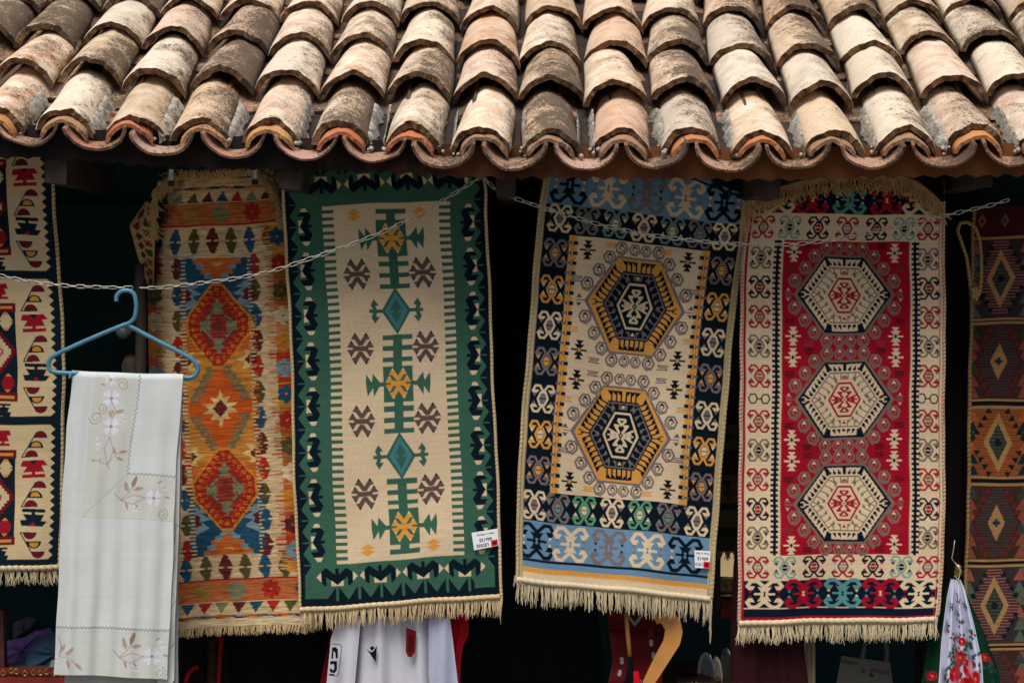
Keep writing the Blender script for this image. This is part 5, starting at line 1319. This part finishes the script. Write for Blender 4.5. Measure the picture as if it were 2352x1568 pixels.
plate(1668, 1545, 15, 66, .64, "grey metal plate on edge, right of the blue glass plate", m_solid("pewter", (.12, .13, .14), (.30, .30, .30), 20, rough=.4, metal=.6))
plate(1646, 1560, 12, 60, .63, "cream china plate on edge between the blue and grey plates", m_solid("china", (.5, .46, .36), (.66, .6, .48), 12, rough=.3))
plate(1698, 1548, 14, 52, .68, "brass plate on edge at the right end of the leaning plates", BRASS)
mb = MB(); mb.lathe(P(1760, 1590, .80), [(0, 0), (.035, 0), (.03, .05), (.045, .10), (.04, .13), (.025, .15), (.03, .17)], 20); tag(mb.build("copper_jar", m_solid("hammered_copper", (.22, .10, .03), (.55, .30, .10), 30, rough=.35, metal=.9), None), "hammered copper jar on the dark table under the navy rug's right corner", "jar")
mb = MB(); mb.lathe(P(1596, 1592, .60), [(0, 0), (.06, 0), (.085, .03), (.09, .05), (.088, .052), (.06, .03), (0, .02)], 26); tag(mb.build("brass_bowl", BRASS, None), "shallow brass bowl at the foot of the leaning plates", "bowl")
cord("cable", [P(x, y, .7) for x, y in ((1700, 1512), (1740, 1510), (1775, 1500), (1782, 1508), (1760, 1528), (1745, 1537))], .002, None, 'c8c8c8', 'c8c8c8')
tag(bpy.data.objects["cable"], "thin pale cable curling in the dark below the navy rug", "cable")

# lamp-lit box and frames between the navy and red rugs
rt = empty("picture_frame", P(1672, 1300, .9), "pale lit panel and gilded frame seen between the navy and the red rugs", "picture")
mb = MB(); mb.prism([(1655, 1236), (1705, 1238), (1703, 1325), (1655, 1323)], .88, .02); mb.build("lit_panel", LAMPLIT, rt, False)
mb = MB(); mb.prism([(1645, 1228), (1710, 1230), (1710, 1238), (1655, 1236)], .87, .03); mb.prism([(1645, 1228), (1655, 1236), (1655, 1400), (1645, 1400)], .87, .03); mb.build("frame", WOODD, rt, False)
mb = MB(); mb.prism([(1655, 1330), (1705, 1330), (1703, 1360), (1655, 1358)], .88, .02, lin('3a3a1c')); mb.build("leaf_print", m_solid("olive_print", (.02, .03, .02), (.30, .24, .10), 60, rough=.5), rt, False)
mb = MB(); mb.tube([P(1655, 1327, .87), P(1704, 1329, .87)], .003, 8); mb.build('gilt_rail', BRASS, rt); mb = MB(); mb.tube([P(1655, 1366, .87), P(1702, 1368, .87)], .005, 8); mb.build("gilt_rail", BRASS, rt)
mb = MB(); mb.prism([(1656, 1376), (1690, 1376), (1692, 1420), (1656, 1418)], .9, .1); tag(mb.build("lacquer_box", REDBOX, None, False), "dark red lacquer box behind the right corner of the navy rug", "box")
# straps, tote bag below the red rug
for px0, px1, c, l in ((1808, 1838, '7a8286', "grey woven strap hanging below the red rug, left of its pair"), (1848, 1872, '9a917a', "beige woven strap hanging below the red rug, right of its pair")):
    solid_sheet("woven_strap", [(0, px0-2, 1455), (80, px0, 1540), (160, px0+6, 1640)], [(0, px1, 1455), (160, px1, 1640)], 30, 160, c, fold(.48, .003, .2), l, "strap", m=WOOL, scale=.6, group="straps hanging below the red rug")
def tote(cv):
    for x0, w_ in ((6, 20), (76, 24)): 
        pass
    cv.T(58, 28).poly([(-7, 0), (0, -7), (7, 0), (0, 7)], '8c5a3c').T(); cv.T(78, 34, 1, 1).poly([(-5, -5), (5, 3), (3, 6), (-6, 5)], '34383c').T()
rt = empty("tote_bag", P(1960, 1560, .55), "grey printed tote bag hanging in the shade below the red rug", "bag")
solid_sheet("bag_body", [(0, 1965-40+8, 1505), (110, 1912, 1620)], [(0, 2085-40, 1520), (110, 2100-40, 1625)], 125, 110, '8c8d8a', fold(.62, .004, .08), parent=rt, draw=tote, scale=.5, m=LINEN)
for txt, px, py in (("Albania", 1948, 1524), ("Albania", 2020, 1545)):
    cu = bpy.data.curves.new("lettering", 'FONT'); cu.body = txt; cu.size = .022; cu.align_x = 'CENTER'; t = bpy.data.objects.new("t", cu); S.collection.objects.link(t); bpy.context.view_layer.update()
    me = bpy.data.meshes.new_from_object(t); bpy.data.objects.remove(t); mb = MB()
    M = Matrix.Translation(P(px, py, .608)) @ Matrix.Rotation(R(7), 4, 'Y') @ Matrix.Rotation(math.pi/2, 4, 'X'); mb.add([M @ v.co for v in me.vertices], [tuple(p.vertices) for p in me.polygons], lin('24282c')); mb.build("lettering", LINEN, rt, False)
cord("handle", [P(x, y, .60) for x, y in ((1980, 1510), (1985, 1480), (2000, 1455), (2020, 1440))], .008, rt, '55585a', '55585a')
cord("handle", [P(x, y, .60) for x, y in ((2035, 1520), (2038, 1490), (2028, 1465), (2015, 1445))], .008, rt, '55585a', '55585a')

# headscarves knotted on a hook at the right
def rose(cv, x, y, r_, c='c8142c'):
    rr_ = random.Random(int(x*7+y))
    for k in range(9): cv.T(x+r_*.5*math.cos(k*.7), y+r_*.5*math.sin(k*.7)).ell(0, 0, r_*.5, r_*.42, ('d8304a', c, 'a80e20')[k % 3])
    cv.T(x, y).ell(0, 0, r_*.2, r_*.2, 'd8b040').T()
def leafs(cv, x, y, n, s_):
    rr_ = random.Random(int(x*3+y))
    for k in range(n): cv.T(x+rr_.uniform(-s_, s_), y+rr_.uniform(-s_, s_), 1, 1, rr_.uniform(0, 360)).poly([(0, 0), (4, -3), (9, 0), (4, 3)], ('1c4a3c', '12382e', '2c5c48')[k % 3])
    cv.T()
def dscarf(cv):
    for x, y in ((20, 60), (52, 95), (30, 130), (70, 60), (24, 165), (60, 150), (46, 40), (12, 110), (38, 78), (78, 120), (14, 200), (70, 175)): leafs(cv, x, y, 7, 7); cv.T(x, y).ell(0, 0, 3, 3, '8a1828').T()
    for x, y in ((48, 128), (64, 136)): leafs(cv, x, y, 14, 12)
    rose(cv, 50, 136, 10); leafs(cv, 42, 168, 40, 22); leafs(cv, 70, 176, 30, 18); leafs(cv, 30, 200, 30, 20); rose(cv, 44, 164, 12); rose(cv, 60, 182, 12); rose(cv, 32, 188, 12); rose(cv, 74, 198, 11); rose(cv, 52, 204, 12)
rt = empty("green_headscarf", P(2200, 1350, .42), "green floral headscarf spreading behind the white one at the right", "scarf", "headscarves on the hook")
solid_sheet("cloth", [(0, 2178, 1345), (80, 2140, 1440), (240, 2105, 1640)], [(0, 2212, 1345), (80, 2255, 1440), (160, 2290, 1530), (240, 2318, 1640)], 130, 240, '0c3a28', lambda u, v: .40+.016*np.sin(u*.16+v*.004)*np.clip(v/60, .2, 1), parent=rt, draw=lambda cv: (rose(cv, 114, 140, 9), rose(cv, 16, 170, 9), leafs(cv, 110, 170, 24, 18), leafs(cv, 20, 190, 20, 14)), scale=.75)
rt = empty("white_headscarf", P(2200, 1335, .38), "white headscarf printed with red roses, bunched on a hook at the right", "scarf", "headscarves on the hook")
solid_sheet("cloth", [(0, 2185, 1330), (40, 2176, 1372), (140, 2163, 1475), (240, 2152, 1640)], [(0, 2206, 1330), (20, 2216, 1352), (100, 2238, 1435), (180, 2256, 1520), (240, 2262, 1640)], 90, 270, 'ccd0ea', lambda u, v: .35+.014*np.sin(u*.21+v*.003)*np.clip(v/60, .25, 1), parent=rt, draw=dscarf, scale=.9)
rt = empty("coat_hook", P(2200, 1330, .36), "small tarnished metal hook holding the headscarves", "hook")
mb = MB(); c = P(2200, 1310, .36); mb.lathe(c, [(0, -.02), (.012, -.016), (.016, -.004), (.012, .006), (.014, .014), (.006, .022), (0, .024)], 12); mb.build("hook_knob", BRASS, rt)
mb = MB(); mb.tube([P(2196, 1296, .36), P(2186, 1282, .37), P(2190, 1262, .37), P(2193, 1240, .37)], .0013, 6); mb.tube([P(2194, 1292, .35), P(2206, 1308, .345), P(2202, 1330, .345), P(2192, 1322, .35)], .002, 6); mb.build("wire", CHAINM, rt)

# counter, folded clothes and jewellery box, lower left
def lump(name, pts, Y, col, label, cat, seed, group=None, th=.10):
    """soft pile of cloth: closed rounded mound with creases"""
    r = random.Random(seed); mb = MB(); n = len(pts); vs = []; fs = []; cc = []
    cx = sum(p[0] for p in pts)/n; cy = sum(p[1] for p in pts)/n
    m = 48; ring = []
    for k in range(m):
        t = k/m*n; i = int(t); f = t-i; a, b_ = pts[i % n], pts[(i+1) % n]; ring.append((a[0]*(1-f)+b_[0]*f, a[1]*(1-f)+b_[1]*f))
    K = 12
    for j in range(K+1):
        ph = j/K*math.pi; s_ = math.sin(ph)**.6
        for k, (x, y) in enumerate(ring):
            q = 1+.03*math.sin(k*.9+j)
            p = P(cx+(x-cx)*s_*q, cy+(y-cy)*s_*q, Y); yy = p[1]-th*.5*math.cos(ph)+.008*math.sin(x*.07+y*.11+seed)+.005*math.sin(x*.17-y*.06)
            vs.append((p[0], yy, p[2]))
    for j in range(K): fs += [(j*m+k, j*m+(k+1) % m, (j+1)*m+(k+1) % m, (j+1)*m+k) for k in range(m)]
    mb.add(vs, fs, tuple(x*.7 for x in lin(col))); o = mb.build(name, WOOL, None); tag(o, label, cat, group)
lump("folded_cloth", [(-20, 1478), (20, 1470), (50, 1464), (85, 1446), (110, 1442), (130, 1465), (120, 1520), (60, 1545), (-20, 1550)], .75, '9a78c4', "purple folded cloth in a pile at the lower left", "cloth", 3, "folded cloths at the lower left")
lump("folded_cloth", [(60, 1500), (85, 1470), (130, 1448), (165, 1440), (215, 1462), (235, 1540), (150, 1556), (55, 1550)], .68, '56748f', "slate blue folded cloth right of the purple one", "cloth", 8, "folded cloths at the lower left")
lump("head_ornament", [(30, 1430), (60, 1418), (85, 1420), (95, 1450), (70, 1480), (35, 1478)], .95, '3a3c46', "dim grey bundle behind the purple cloth", "bundle", 5)
rt = empty("jewellery_box", P(60, 1568, .35), "dark red open jewellery box with sparkling brass rings at the lower left corner", "box")
mb = MB(); mb.prism([(-40, 1534), (164, 1534), (163, 1545), (-40, 1545)], .40, .02); mb.prism([(-40, 1556), (160, 1556), (158, 1590), (-40, 1590)], .36, .10); mb.build("box_body", REDBOX, rt, False)
mb = MB(); mb.prism([(-40, 1545), (161, 1545), (160, 1557), (-40, 1557)], .385, .05); mb.build("box_lining", m_solid("dark_velvet", (.03, .004, .004), (.08, .01, .01), 30, rough=1), rt, False)
r2 = random.Random(12)
for k in range(9):
    mb = MB(); c = Vector(P(8+k*17+r2.uniform(-4, 4), 1541+r2.uniform(-3, 6), .368)); mb.tube([c+Vector((.008*math.cos(t*.785), -.003*math.sin(t*.785), .008*math.sin(t*.785))) for t in range(8)], .0028, 7, closed=True)
    mb.lathe(c+Vector((0, -.004, .008)), [(0, -.003), (.004, 0), (0, .004)], 6)
    tag(mb.build("brass_ring", BRASS, None), "small shiny brass ring, " + ("leftmost", "second from the left", "third from the left", "fourth from the left", "middle one", "fourth from the right", "third from the right", "second from the right", "rightmost")[k] + " in the jewellery box", "ring", "rings in the jewellery box")
mb = MB(); mb.prism([(118, 1516), (222, 1512), (222, 1536), (112, 1537)], .60, .012, lin('a9b0b8'))
for k in range(5): mb.prism([(134+k*17, 1521), (142+k*17, 1520), (145+k*17, 1530), (136+k*17, 1532)], .595, .004, lin(('2f5040', '6a5a2c')[k % 2]))
tag(mb.build("decorated_card", LINEN, None, False), "pale card with small dark figures below the blue cloth", "card")
rt = empty("shop_counter", P(80, 1600, .6), "grey green counter top at the lower left behind the white cloth", "counter")
mb = MB(); mb.prism([(-60, 1546), (250, 1540), (250, 1562), (-60, 1566)], .50, .4); mb.build("counter_top", m_solid("green_paint", (.05, .075, .07), (.11, .14, .13), 6), rt, False)
mb = MB(); mb.prism([(-60, 1568), (250, 1564), (250, 2400), (-60, 2400)], .53, .35); mb.build("counter_front", WOODD, rt, False)
mb = MB(); mb.prism([(-30, 1400), (7, 1400), (10, 1545), (-30, 1545)], .55, .04); tag(mb.build("timber_upright", m_solid("maroon_wood", (.05, .015, .013), (.10, .03, .025), 10), None, False), "dark maroon timber upright at the lower left edge", "post")
